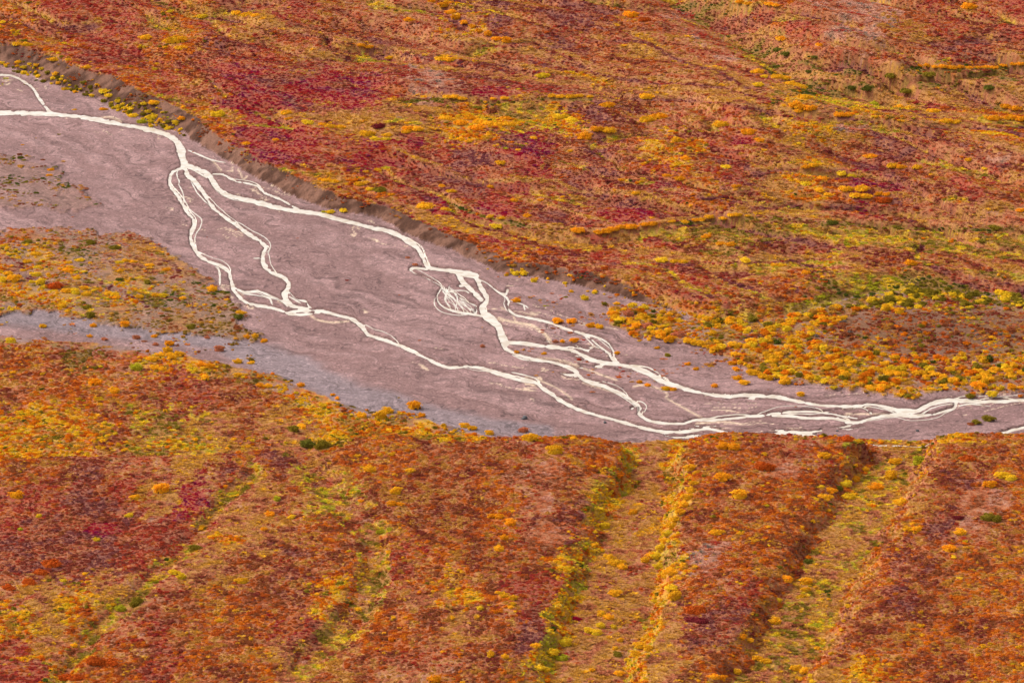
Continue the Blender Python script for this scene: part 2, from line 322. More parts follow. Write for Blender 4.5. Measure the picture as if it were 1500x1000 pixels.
PATCH = [(375, 150, 52, 13, 'C'), (330, 100, 26, 8, 'C'), (400, 118, 22, 8, 'M'), (540, 122, 18, 6, 'C'), (722, 135, 26, 8, 'C'), (460, 130, 46, 15, 'C'), (395, 225, 24, 12, 'C'), (440, 215, 20, 8, 'C'),
         (555, 238, 32, 7, 'C'), (775, 225, 17, 6, 'C'), (610, 208, 9, 6, 'C'), (730, 307, 26, 8, 'C'), (760, 275, 13, 9, 'C'), (890, 372, 20, 8, 'R'), (957, 355, 13, 10, 'R'), (288, 737, 16, 10, 'C'), (245, 800, 36, 18, 'R'), (225, 780, 40, 20, 'R'),
         (150, 775, 22, 10, 'C'), (1308, 275, 22, 7, 'C'), (1090, 205, 22, 8, 'C'), (1120, 148, 15, 5, 'R'), (925, 313, 42, 10, 'C'), (965, 272, 11, 4, 'C'), (455, 95, 22, 6, 'M'), (495, 125, 18, 6, 'M'), (1330, 188, 13, 5, 'M'), (1225, 303, 26, 4, 'M'),
         (910, 58, 22, 6, 'M'), (888, 223, 20, 5, 'M'), (770, 160, 30, 10, 'G'), (595, 178, 22, 5, 'G'), (490, 735, 14, 10, 'L'), (862, 790, 10, 24, 'L'), (985, 22, 26, 8, 'W'), (1062, 85, 16, 6, 'W'), (1020, 50, 14, 7, 'W'), (1240, 20, 22, 16, 'W'),
         (1280, 45, 16, 11, 'W'), (1225, 50, 14, 8, 'W'), (1250, 187, 22, 5, 'W'), (1480, 232, 26, 6, 'W'), (805, 690, 24, 20, 'E'), (800, 780, 28, 22, 'E'), (1145, 690, 26, 18, 'E'), (1440, 735, 36, 20, 'E'), (1415, 770, 16, 10, 'E'), (800, 735, 12, 18, 'E'),
         (590, 165, 70, 9, 'T'), (480, 172, 70, 8, 'T'), (1018, 215, 22, 12, 'Y'), (830, 172, 28, 7, 'Y'), (1400, 293, 18, 6, 'Y'), (330, 790, 24, 8, 'Y'), (20, 950, 20, 12, 'R'), (1050, 800, 18, 10, 'W'), (230, 762, 14, 6, 'W'), (545, 812, 12, 8, 'P'),
         (1120, 20, 14, 14, 'R'), (1170, 45, 18, 12, 'R'), (1205, 70, 18, 10, 'R'), (1250, 660, 12, 24, 'L'), (1320, 726, 10, 10, 'L'), (660, 970, 34, 14, 'P'), (430, 660, 30, 10, 'T'), (860, 860, 12, 12, 'L'), (960, 830, 10, 14, 'L')]
BANDS = [(P('930,5 985,22 1040,62 1080,92 1120,118'), 12, 'P'), (P('900,60 960,76 1040,102 1100,127 1150,150 1230,170'), 5, 'T'), (P('700,62 780,74 850,90 880,110 960,124 1060,134 1110,155'), 5, 'T'), (P('840,120 900,131 960,141 1080,150 1160,172 1280,178 1390,188 1440,205 1520,232'), 5, 'T'), (P('420,70 520,84 640,98 740,112 840,122'), 4, 'T'), (P('560,300 620,318 700,326 780,340'), 4, 'T'), (P('1150,392 1260,382 1380,384 1560,392'), 9, 'B'), (P('280,5 320,22 370,30 410,42 460,50'), 5, 'T'), (P('460,50 520,65 600,80 690,88 780,100 860,112 900,128'), 3, 'Y'), (P('950,347 1050,340 1150,337 1300,346 1400,352 1560,358'), 12, 'G'), (P('1150,343 1300,350 1400,358 1560,366'), 9, 'G'),
         (P('1000,0 1060,30 1110,60 1160,95 1220,118 1300,130'), 24, 'V'), (P('1240,122 1300,120 1400,120 1560,118'), 17, 'V'), (P('1260,140 1350,142 1450,146 1560,150'), 9, 'T'), (P('1340,100 1420,99 1560,96'), 5, 'O'), (P('1250,160 1330,172 1400,182 1500,200'), 5, 'Y'), (P('900,45 950,60 975,75 1010,90 1060,105'), 4, 'T'),
         (P('800,72 840,85 870,105'), 4, 'T'), (P('560,300 640,325 700,335 760,345 860,352'), 7, 'T'), (P('740,402 800,404 870,418 960,440 1040,455'), 6, 'O'), (P('1160,455 1230,436 1300,420 1370,413 1440,418 1560,432'), 11, 'K'),
         (P('480,655 520,635 580,632 640,632 700,637'), 9, 'Y'), (P('760,640 830,640 880,645 905,655'), 9, 'O'), (P('1000,640 1040,640 1100,642'), 9, 'O'), (P('1240,640 1290,640 1420,640'), 7, 'Y'), (P('400,560 440,585 480,605 520,620 560,625'), 9, 'Y')]
MIX = {'R': 'maroon 20 red 30 crimson 12 brown 13 rust 15 pinktan 10', 'C': 'magenta 20 maroon 10 crimson 45 red 25', 'M': 'purple 25 maroon 40 brown 15 red 10 pinktan 10', 'P': 'brown 15 red 12 rust 10 pinktan 38 tan 20 palepink 5',
       'B': 'maroon 14 brown 24 rust 20 pinktan 18 tan 8 ochre 16', 'O': 'brown 18 rust 26 orange 24 pinktan 12 ochre 16 gold 4', 'T': 'brown 12 pinktan 18 tan 36 ochre 28 gold 6', 'Y': 'olive 6 ochre 20 rust 8 orange 24 gold 32 yellow 10',
       'G': 'olive 24 brown 6 ochre 26 yellow 18 lime 14 tan 12', 'V': 'green 14 olive 24 brown 26 pinktan 8 tan 12 ochre 16', 'D': 'green 26 olive 40 brown 18 ochre 16', 'W': 'red 14 brown 6 pinktan 34 palepink 36 grey 10', 'L': 'olive 14 lime 56 yellow 30', 'E': 'brown 26 rust 10 pinktan 50 palepink 14', 'K': 'green 18 olive 40 lime 24 yellow 18'}
COL = {'crimson': (170, 28, 58), 'magenta': (146, 32, 78), 'red': (186, 58, 48), 'maroon': (138, 50, 54), 'purple': (128, 66, 80), 'brown': (156, 86, 54), 'rust': (204, 96, 36), 'orange': (236, 136, 30), 'gold': (247, 187, 42), 'yellow': (244, 204, 48), 'ochre': (210, 152, 62),
       'tan': (210, 150, 80), 'pinktan': (208, 128, 90), 'palepink': (216, 158, 134), 'olive': (148, 126, 40), 'lime': (190, 178, 44), 'green': (92, 98, 36), 'grey': (150, 128, 112)}
cnames = list(COL); CLIN = np.array([s2l(COL[n]) for n in cnames])
def kind_at(x, y, z, jit=0):
    """which plant community grows at these ground points"""
    u, v = project(x, y, z); jr = rng.normal(size=(2, len(x))) * jit
    fr = y > 980; al_, ac_ = (x - y) * .7071, (x + y) * .7071
    j1 = np.where(fr, fbm(ac_ / 9, al_ / 38, 3, 101), fbm(x / 9, y / 15, 3, 101)) - .5; j2 = np.where(fr, fbm(ac_ / 9, al_ / 38, 3, 102), fbm(x / 9, y / 15, 3, 102)) - .5; q1 = vnoise(x / 1.6, y / 2.2, 103) - .5; q2 = vnoise(x / 1.6, y / 2.2, 104) - .5
    cu = np.clip((u + j1 * 84 + q1 * 46 + jr[0]) / 50, 0, 29.99).astype(int); cv = np.clip((v + j2 * 58 + q2 * 28 + jr[1]) / 50, 0, 19.99).astype(int)
    tr = grid_pick(terr, x, y); lw = grid_pick((dN > 0) & ~terr, x, y); cv = np.where(tr, np.maximum(cv, 13), np.where(lw, np.minimum(cv, 12), np.minimum(cv, 11)))
    G = np.array([[KI[c] for c in r[:30].ljust(30, '.')] for r in GRID])
    for gr_, gc_, gk_ in GRID_EDIT: G[gr_, gc_] = KI[gk_]
    k = G[cv, cu]
    for pl, hw, c in BANDS:
        pa = np.array(pl); m = np.nonzero((u > pa[:, 0].min() - hw - 12) & (u < pa[:, 0].max() + hw + 12) & (v > pa[:, 1].min() - hw - 12) & (v < pa[:, 1].max() + hw + 12))[0]
        if len(m):
            d, _, _ = seg_dist(u[m], v[m], pl); k[m[d + (j1[m] * 20 + q1[m] * 9) * min(1, hw / 8) < hw]] = KI[c]
    cz = crease(x, y) + q1 * .03; fz = fr & ~lw & ~tr; k = np.where(fz & (cz > .955), np.where(j2 > .02, KI['G'], KI['M']), np.where(fz & (cz > .915) & (j1 > -.06), KI['T'], k))
    for pl, h, bl in SCARPS:
        pa = np.array(pl); m = np.nonzero((u > pa[:, 0].min()) & (u < pa[:, 0].max()) & (v > pa[:, 1].min() - 14) & (v < pa[:, 1].max() + 14) & (y > 980))[0]
        if len(m):
            t = v[m] - np.interp(u[m], pa[:, 0], pa[:, 1]) + j1[m] * 10 + q1[m] * 2; k[m[(t > -6) & (t < -1.2)]] = KI['T']; k[m[(t > 0) & (t < (6 if abs(h) > 1 else 4))]] = KI['D' if abs(h) > 1 else 'M']  # tan plants on each crest; dark kinds just below paint in the step's shade
    for pu, pv, ru, rv, c in PATCH:
        m = np.nonzero((np.abs(u - pu) < ru * 1.7) & (np.abs(v - pv) < rv * 1.7))[0]
        if len(m):
            d = np.hypot((u[m] - pu) / ru, (v[m] - pv) / rv) + j1[m] * .9 + j2[m] * .5 + q1[m] * .7
            k[m[d < 1]] = KI[c]
    return k, u, v
def gully_kind(k, x, y):
    f, wl, sd_, gid = (grid_pick(A, x, y) for A in (gul_floor, gul_wall, gul_side, gul_id))
    r = fbm(x / 4, y / 4, 2, 111)
    fl = (f > 0); k = np.where(fl, np.where(r > .62, np.where(gid == 0, KI['T'], KI['G']), np.where(r < .36, np.where(gid == 1, KI['T'], KI['P']), np.where((r > .5) & (gid != 0), KI['G'], KI['T']))), k)
    w1 = (wl > 0) & (gid == 0); k = np.where(w1 & (sd_ > 0), np.where(r > .68, KI['L'], np.where(r > .48, KI['Y'], np.where(r > .38, KI['G'], KI['O']))), k); k = np.where(w1 & (sd_ < 0), np.where(r > .36, KI['Y'], KI['G']), k)
    w2 = (wl > 0) & (gid == 1); k = np.where(w2 & (sd_ > 0), np.where(r > .5, KI['O'], KI['B']), k); k = np.where(w2 & (sd_ < 0), np.where(r > .5, KI['T'], KI['O']), k)
    w3 = (wl > 0) & (gid > 1); k = np.where(w3 & (r > .55), KI['G'], k)
    return k
def colour_at(k, x, y, jit, seed=0):
    al_, ac_ = (x - y) * .7071, (x + y) * .7071; fr = y > 980
    n = np.where(fr, .7 * fbm(ac_ / 4.5, al_ / 17, 3, 121) + .3 * vnoise(x / 2.2, y / 2.4, 122), .62 * fbm(x / 4.2, y / 5.5, 2, 121) + .38 * vnoise(x / 1.5, y / 1.8, 122))
    q = np.argsort(np.argsort(n)) / max(len(n) - 1, 1)
    q = (q + jit * (rng.random(len(n)) - .5)) % 1.0
    out = np.zeros((len(n), 3))
    for kk, i in KI.items():
        if kk == '.': continue
        m = np.nonzero(k == i)[0]
        if not len(m): continue
        it = MIX[kk].split(); names = it[0::2]; ws = np.array([float(a) for a in it[1::2]]); cs = np.cumsum(ws) / ws.sum()
        qq = q[m]; qq = np.argsort(np.argsort(qq)) / max(len(qq), 1)
        out[m] = CLIN[np.array([cnames.index(a) for a in names])[np.minimum(np.searchsorted(cs, qq, side='right'), len(names) - 1)]]
    return out

# ------------------------------------------------------------------ ground colours
xf, yf, zfl = X.ravel(), Y.ravel(), Z.ravel()
kv, uv_, vv_ = kind_at(xf, yf, zfl); kv = gully_kind(kv, xf, yf)
cv = colour_at(kv, xf, yf, .15)
n_mid = fbm(xf / 6, yf / 9, 3, 131)[:, None]; n_fine = vnoise(xf / .9, yf / 1.4, 132)[:, None]
litter = s2l((190, 122, 84)); cv = cv * .55 + (cv.mean(0) * .3 + litter * .7) * .45
grav1, grav2, grav3, gravd = s2l((184, 144, 139)), s2l((162, 124, 119)), s2l((160, 143, 146)), s2l((112, 86, 84))
fn = flow_n.ravel()[:, None]; ff = flow_f.ravel()[:, None]
gc = grav2 + (grav1 - grav2) * sstep(-.2, .2, fn + (n_mid - .5) * .8)
dryW = P('-300,440 0,462 100,472 170,482 250,492 330,503 400,528 450,548 500,572 560,592 640,610 700,622 800,634')
dd, _, _ = seg_dist(GU, GV, [p[:2] for p in dryW]); hwd = np.interp(GU, [0, 300, 420, 520, 800], [14, 12, 22, 18, 10])
dry = (1 - sstep(.6, 1.5, dd / hwd + wu * .8)).ravel()[:, None]
gc = gc + (grav3 - gc) * dry * .7
gc = gc * (1 - .24 * sstep(.08, .2, -ff) * sstep(.38, .56, n_mid)) * (0.93 + .14 * n_fine)
up = sstep(330, 200, GV.ravel())[:, None] * (GU.ravel()[:, None] < 300)
gc = gc * (1 + up * .06)
sil = s2l((250, 216, 184)); sa = sstep(1.2, -.6, silt.ravel() * .8)[:, None]; gc = gc + (sil - gc) * sa * .9
wet = sstep(3.2, .5, chan.ravel())[:, None]; gc = gc + (s2l((126, 92, 84)) - gc) * wet * .6
bank = s2l((94, 60, 44)); bank2 = s2l((150, 106, 86))
bk = bank + (bank2 - bank) * sstep(.35, .7, fbm(xf / 3.2, yf / 2.2, 4, 141))[:, None]
barc = s2l((172, 124, 82)); grn = s2l((116, 92, 48))
plv, grv = plain.ravel(), gravel.ravel(); face = ((dF > 0.2) & (dF < np.interp(GU, [0, 235, 300, 820, 900, 1060], [9.0, 7.5, 5.0, 4.5, 4.0, -2]) + n_mid.reshape(Z.shape) * 2 - 1) & ~near).ravel()
col = cv.copy(); col[plv] = gc[plv]
low = (barB | alc).ravel()[:, None] * np.ones((1, 3)); mixn = sstep(.40, .62, n_mid)
col = np.where(((barB | alc).ravel())[:, None], (cv * .5 + barc * .5) * (1 - mixn * .6) + (gc * .7 + grn * .3) * mixn * .6, col)
col = np.where(barA.ravel()[:, None], gc * .8 + barc * .12 + cv * .08, col)
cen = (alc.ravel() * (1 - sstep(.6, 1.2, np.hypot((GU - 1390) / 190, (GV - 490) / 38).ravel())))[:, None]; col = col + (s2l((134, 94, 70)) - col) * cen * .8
col[face] = bk[face]
edgeN = (sstep(14, 2, dN) * (dN > 0) * (~terr)).ravel()[:, None] * sstep(.35, .6, n_mid); col = col + (gc * .75 + grn * .25 - col) * edgeN
kscar = sstep(2.2, .6, scarp_line.ravel())[:, None]; col = col + (s2l((206, 146, 98)) - col) * kscar * .35
vegm = (~grv) & ~face

def mesh_np(name, verts, faces4, mat=None, smooth=True):
    me = bpy.data.meshes.new(name); n = len(faces4)
    me.vertices.add(len(verts)); me.vertices.foreach_set('co', np.ascontiguousarray(verts, np.float32).ravel())
    me.loops.add(n * 4); me.loops.foreach_set('vertex_index', np.ascontiguousarray(faces4, np.int32).ravel())
    me.polygons.add(n); me.polygons.foreach_set('loop_start', np.arange(n, dtype=np.int32) * 4)
    me.update(calc_edges=True)
    me.polygons.foreach_set('use_smooth', np.full(n, smooth))
    if mat: me.materials.append(mat)
    return me
def attr(me, name, typ, data, dom='POINT'):
    a = me.attributes.new(name, typ, dom)
    key = {'FLOAT_COLOR': 'color', 'FLOAT_VECTOR': 'vector'}.get(typ, 'value')
    a.data.foreach_set(key, np.ascontiguousarray(data, np.int32 if typ == 'INT' else np.float32).ravel())
def rgba(c): return np.concatenate([c, np.ones((len(c), 1))], 1)

# ------------------------------------------------------------------ materials
ALB = 0.62            # sunlit picture values -> surface reflectance
def new_mat(name):
    m = bpy.data.materials.new(name); m.use_nodes = True; n = m.node_tree; n.nodes.clear()
    return m, n, n.nodes, n.links
def ground_mat():
    m, n, N, L = new_mat('tundra_and_gravel')
    out = N.new('ShaderNodeOutputMaterial'); b = N.new('ShaderNodeBsdfPrincipled'); b.inputs['Roughness'].default_value = .95; b.inputs['Specular IOR Level'].default_value = .15
    a = N.new('ShaderNodeAttribute'); a.attribute_name = 'col'; g = N.new('ShaderNodeAttribute'); g.attribute_name = 'stone'
    tc = N.new('ShaderNodeTexCoord')
    n1 = N.new('ShaderNodeTexNoise'); n1.inputs['Scale'].default_value = 1.6; n1.inputs['Detail'].default_value = 6; n1.inputs['Roughness'].default_value = .75
    n2 = N.new('ShaderNodeTexNoise'); n2.inputs['Scale'].default_value = .35; n2.inputs['Detail'].default_value = 4
    L.new(tc.outputs['Object'], n1.inputs['Vector']); L.new(tc.outputs['Object'], n2.inputs['Vector'])
    mr = N.new('ShaderNodeMapRange'); mr.inputs['From Min'].default_value = .25; mr.inputs['From Max'].default_value = .75; mr.inputs['To Min'].default_value = .5; mr.inputs['To Max'].default_value = 1.5
    L.new(n1.outputs['Fac'], mr.inputs['Value'])
    mr2 = N.new('ShaderNodeMapRange'); mr2.inputs['From Min'].default_value = .3; mr2.inputs['From Max'].default_value = .7; mr2.inputs['To Min'].default_value = .9; mr2.inputs['To Max'].default_value = 1.1
    L.new(n2.outputs['Fac'], mr2.inputs['Value'])
    mm = N.new('ShaderNodeMath'); mm.operation = 'MULTIPLY'; L.new(mr.outputs[0], mm.inputs[0]); L.new(mr2.outputs[0], mm.inputs[1])
    vm = N.new('ShaderNodeVectorMath'); vm.operation = 'SCALE'; L.new(a.outputs['Color'], vm.inputs[0]); L.new(mm.outputs[0], vm.inputs['Scale'])
    # scattered pale and dark cobbles on the gravel
    vo = N.new('ShaderNodeTexVoronoi'); vo.inputs['Scale'].default_value = 1.3; L.new(tc.outputs['Object'], vo.inputs['Vector'])
    sp = N.new('ShaderNodeMapRange'); sp.inputs['From Min'].default_value = .80; sp.inputs['From Max'].default_value = .95; sp.inputs['To Min'].default_value = 1; sp.inputs['To Max'].default_value = 1.35
    sx = N.new('ShaderNodeSeparateColor'); L.new(vo.outputs['Color'], sx.inputs[0]); L.new(sx.outputs[0], sp.inputs['Value'])
    mxs = N.new('ShaderNodeMix'); mxs.inputs[2].default_value = 1; L.new(g.outputs['Fac'], mxs.inputs[0]); L.new(sp.outputs[0], mxs.inputs[3])
    vm2 = N.new('ShaderNodeVectorMath'); vm2.operation = 'SCALE'; L.new(vm.outputs[0], vm2.inputs[0]); L.new(mxs.outputs[0], vm2.inputs['Scale'])
    fl = N.new('ShaderNodeAttribute'); fl.attribute_name = 'flow'
    ns = N.new('ShaderNodeTexNoise'); ns.inputs['Scale'].default_value = 1.0; ns.inputs['Detail'].default_value = 5; ns.inputs['Roughness'].default_value = .62; L.new(fl.outputs['Vector'], ns.inputs['Vector'])
    sr = N.new('ShaderNodeMapRange'); sr.inputs['From Min'].default_value = .36; sr.inputs['From Max'].default_value = .50; sr.inputs['To Min'].default_value = .55; sr.inputs['To Max'].default_value = 1.03; L.new(ns.outputs['Fac'], sr.inputs['Value'])
    mx2 = N.new('ShaderNodeMix'); mx2.inputs[2].default_value = 1; L.new(g.outputs['Fac'], mx2.inputs[0]); L.new(sr.outputs[0], mx2.inputs[3])
    vm3 = N.new('ShaderNodeVectorMath'); vm3.operation = 'SCALE'; L.new(vm2.outputs[0], vm3.inputs[0]); L.new(mx2.outputs[0], vm3.inputs['Scale'])
    L.new(vm3.outputs[0], b.inputs['Base Color'])
    bp = N.new('ShaderNodeBump'); bp.inputs['Strength'].default_value = .8; bp.inputs['Distance'].default_value = .25; L.new(n1.outputs['Fac'], bp.inputs['Height']); L.new(bp.outputs[0], b.inputs['Normal'])
    L.new(b.outputs[0], out.inputs[0]); return m
def water_mat():
    m, n, N, L = new_mat('silty_glacial_water')
    out = N.new('ShaderNodeOutputMaterial'); b = N.new('ShaderNodeBsdfPrincipled')
    b.inputs['Base Color'].default_value = (.60, .53, .44, 1); b.inputs['Roughness'].default_value = .2; b.inputs['IOR'].default_value = 1.33
    tc = N.new('ShaderNodeTexCoord'); n1 = N.new('ShaderNodeTexNoise'); n1.inputs['Scale'].default_value = 1.4; n1.inputs['Detail'].default_value = 5; L.new(tc.outputs['Object'], n1.inputs['Vector'])
    n3 = N.new('ShaderNodeTexNoise'); n3.inputs['Scale'].default_value = .35; n3.inputs['Detail'].default_value = 5; L.new(tc.outputs['Object'], n3.inputs['Vector']); cr = N.new('ShaderNodeValToRGB'); L.new(n3.outputs['Fac'], cr.inputs[0])
    cr.color_ramp.elements[0].position = .36; cr.color_ramp.elements[0].color = (.50, .40, .30, 1); cr.color_ramp.elements[1].position = .58; cr.color_ramp.elements[1].color = (.62, .545, .45, 1); L.new(cr.outputs[0], b.inputs['Base Color'])  # pale tone is silt plus the bright sky's reflection painted into the colour
    bp = N.new('ShaderNodeBump'); bp.inputs['Strength'].default_value = .5; bp.inputs['Distance'].default_value = .06; L.new(n1.outputs['Fac'], bp.inputs['Height']); L.new(bp.outputs[0], b.inputs['Normal'])
    L.new(b.outputs[0], out.inputs[0]); return m
def leaf_mat(name, src):
    m, n, N, L = new_mat(name)
    out = N.new('ShaderNodeOutputMaterial'); d = N.new('ShaderNodeBsdfDiffuse'); t = N.new('ShaderNodeBsdfTranslucent'); mx = N.new('ShaderNodeMixShader'); mx.inputs[0].default_value = .28
    if src == 'INSTANCER':
        a = N.new('ShaderNodeAttribute'); a.attribute_type = 'INSTANCER'; a.attribute_name = 'col'; co = a.outputs['Color']
    else:
        a = N.new('ShaderNodeObjectInfo'); co = a.outputs['Color']
    v = N.new('ShaderNodeAttribute'); v.attribute_name = 'v'
    vm = N.new('ShaderNodeVectorMath'); vm.operation = 'SCALE'; L.new(co, vm.inputs[0]); L.new(v.outputs['Fac'], vm.inputs['Scale'])
    L.new(vm.outputs[0], d.inputs['Color']); L.new(vm.outputs[0], t.inputs['Color'])
    L.new(d.outputs[0], mx.inputs[1]); L.new(t.outputs[0], mx.inputs[2]); L.new(mx.outputs[0], out.inputs[0]); return m
M_ground, M_water, M_leaf, M_shrub = ground_mat(), water_mat(), leaf_mat('tundra_leaves', 'INSTANCER'), leaf_mat('shrub_leaves', 'OBJECT')
def rock_mat():
    m, n, N, L = new_mat('boulder_stone'); out = N.new('ShaderNodeOutputMaterial'); b = N.new('ShaderNodeBsdfPrincipled'); b.inputs['Roughness'].default_value = .85
    n1 = N.new('ShaderNodeTexNoise'); n1.inputs['Scale'].default_value = 3; n1.inputs['Detail'].default_value = 5; cr = N.new('ShaderNodeValToRGB')
    cr.color_ramp.elements[0].color = (.035, .035, .04, 1); cr.color_ramp.elements[1].color = (.12, .11, .11, 1); L.new(n1.outputs['Fac'], cr.inputs[0]); L.new(cr.outputs[0], b.inputs['Base Color']); L.new(b.outputs[0], out.inputs[0]); return m
M_rock = rock_mat()

# ------------------------------------------------------------------ ground sheet and river
idx = np.arange(NU * NV).reshape(NV, NU)
quads = np.stack([idx[1:, :-1], idx[1:, 1:], idx[:-1, 1:], idx[:-1, :-1]], -1).reshape(-1, 4)
V3 = np.stack([xf, yf, Z.ravel()], 1)
me = mesh_np('ground', V3, quads, M_ground)
attr(me, 'col', 'FLOAT_COLOR', rgba(np.clip(col * ALB, 0, .9))); attr(me, 'flow', 'FLOAT_VECTOR', np.stack([((dF + wu * 16 + fe * 3) * .95).ravel(), ((X * .6 - Y * .8) * .055 + wv * 2).ravel(), np.zeros(NU * NV)], 1)); attr(me, 'stone', 'FLOAT', (grv | barA.ravel() | barB.ravel()).astype(np.float32))
ground = bpy.data.objects.new('ground', me); C.objects.link(ground); ground['kind'] = 'structure'; ground['label'] = 'tundra hillsides and mauve gravel river plain'
wm = (chan < 3.0) & plain & core
wm = wm.ravel(); wq = quads[wm[quads].all(1)]; used, inv = np.unique(wq, return_inverse=True)
wv3 = V3[used].copy(); wv3[:, 2] = WL
me = mesh_np('river_water', wv3, inv.reshape(-1, 4), M_water)
river = bpy.data.objects.new('river_water', me); C.objects.link(river); river['kind'] = 'structure'; river['label'] = 'pale silty braided river channels'

tr = np.random.default_rng(21); threads = [(np.array(smooth(l, 5)), 1.0) for l in THIN]
for l in WATER:                            # side threads that leave a channel and rejoin it downstream
    p = np.array(smooth(l, 5)); ok = (p[:, 0] > 230) & (p[:, 0] < 1480)
    if ok.sum() < 25: continue
    for _ in range(max(1, int(ok.sum() / 26))):
        i = tr.integers(0, len(p) - 22); j = min(len(p) - 1, i + tr.integers(14, 34)); q = p[i:j].copy()
        if not (230 < q[0, 0] < 1480): continue
        dq = np.gradient(q[:, :2], axis=0); nrm = np.stack([-dq[:, 1], dq[:, 0]], 1); nrm /= np.linalg.norm(nrm, axis=1)[:, None] + 1e-9
        t = np.linspace(0, 1, len(q)); off = tr.choice([-1, 1]) * (4 + 9 * tr.random()) * np.sin(math.pi * t) ** .7 + np.cumsum(tr.normal(size=len(q))) * .35 * np.sin(math.pi * t)
        q[:, :2] += nrm * off[:, None] * np.array([1, .6]); q[:, 2] = 1.1 + 1.3 * tr.random(); threads.append((q, .9))
for _ in range(13):                        # fan of threads beside the central channel
    a0 = tr.random(); x0, y0 = 644 + 14 * a0 + 4 * tr.random(), 418 + 8 * tr.random(); n_ = 14; t = np.linspace(0, 1, n_)
    x1, y1 = 668 + 36 * tr.random(), 450 + 11 * tr.random(); bow = (tr.random() - .65) * 16
    q = np.stack([x0 + (x1 - x0) * t + bow * np.sin(math.pi * t) + np.cumsum(tr.normal(size=n_)) * .7, y0 + (y1 - y0) * t - bow * .4 * np.sin(math.pi * t) + np.cumsum(tr.normal(size=n_)) * .5, np.full(n_, 1.0 + .9 * tr.random())], 1); threads.append((q, .8))
rv, rf = [], []
for q, k in threads:
    q = np.array(smooth(q, 3)); xs, ys = unproject(q[:, 0], q[:, 1], 0.0); dx, dy = np.gradient(xs), np.gradient(ys); ln = np.hypot(dx, dy) + 1e-9
    wd = q[:, 2] * k * .40 * np.hypot(xs, ys) / FPX * (.5 + 1.0 * fbm(xs / 3, ys / 3, 2, 95)) * np.minimum(1, .25 + np.minimum(np.arange(len(q)), np.arange(len(q))[::-1]) / 4)
    wd = wd * (1 + 1.4 * np.abs(dx / ln))    # threads running across the sight line are seen foreshortened
    for sgn in (-1, 1):
        ex, ey = xs - sgn * dy / ln * wd, ys + sgn * dx / ln * wd; rv.append(np.stack([ex, ey, grid_z(ex, ey) + .035], 1))
    b0 = sum(len(a) for a in rv[:-2]); n_ = len(q); i_ = np.arange(n_ - 1); rf.append(np.stack([b0 + i_, b0 + n_ + i_, b0 + n_ + i_ + 1, b0 + i_ + 1], 1)[:, ::-1])
me = mesh_np('stream_threads', np.concatenate(rv), np.concatenate(rf), M_water)
stm = bpy.data.objects.new('stream_threads', me); C.objects.link(stm); stm['kind'] = 'structure'; stm['label'] = 'hair-thin pale water threads between the channels'

# ------------------------------------------------------------------ leafy meshes
def leafy(seed, lobes, leaves, flat, size, lobe_r, spread=.72, up=.25):
    r = np.random.default_rng(seed); V = []; VV = []
    for i in range(lobes):
        a = r.random() * 2 * math.pi; rr = math.sqrt(r.random()) * spread; lr = lobe_r * (.7 + .6 * r.random())
        cz = flat * math.sqrt(max(0.02, 1 - (rr / .95) ** 2)) * (.55 + .35 * r.random())
        ctr = np.array([rr * math.cos(a), rr * math.sin(a), max(cz - lr * .4, .02)])
        n = int(leaves * (.7 + .6 * r.random())); tone = .85 + .3 * r.random()
        dirs = r.normal(size=(n, 3)); dirs[:, 2] = np.abs(dirs[:, 2]) * .9 - .25 + up; dirs /= np.linalg.norm(dirs, axis=1)[:, None]
        pos = ctr + dirs * lr * (.55 + .5 * r.random((n, 1))) * np.array([1, 1, .8]); pos[:, 2] = np.maximum(pos[:, 2], .01)
        nor = dirs + r.normal(size=(n, 3)) * .45; nor /= np.linalg.norm(nor, axis=1)[:, None]
        t = np.cross(nor, r.normal(size=(n, 3))); t /= np.linalg.norm(t, axis=1)[:, None]; b = np.cross(nor, t)
        s = size * (.6 + .8 * r.random((n, 1)))
        V.append(np.stack([pos - t * s, pos + b * s * .7, pos + t * s, pos - b * s * .7], 1).reshape(-1, 3))
        VV.append(np.repeat(tone * (.86 + .28 * r.random(n)), 4))
    n = 90; a = r.random(n) * 6.283; el = r.random(n) * 1.5; d3 = np.stack([np.cos(a) * np.cos(el), np.sin(a) * np.cos(el), np.sin(el)], 1)
    pos = d3 * np.array([spread * .9, spread * .9, flat * .62]); nor = d3 + r.normal(size=(n, 3)) * .2; nor /= np.linalg.norm(nor, axis=1)[:, None]
    t = np.cross(nor, r.normal(size=(n, 3))); t /= np.linalg.norm(t, axis=1)[:, None]; b = np.cross(nor, t); s = .2
    V.append(np.stack([pos - t * s, pos + b * s, pos + t * s, pos - b * s], 1).reshape(-1, 3)); VV.append(np.full(4 * n, .9))
    V = np.concatenate(V); V[:, 2] = np.maximum(V[:, 2], 0); return V, np.concatenate(VV)
def leafy_mesh(name, mat, *a, **k):
    V, vv = leafy(*a, **k); F = np.arange(len(V)).reshape(-1, 4)
    me = mesh_np(name, V, F, mat, False); attr(me, 'v', 'FLOAT', np.clip(vv, .4, 1.35)); return me
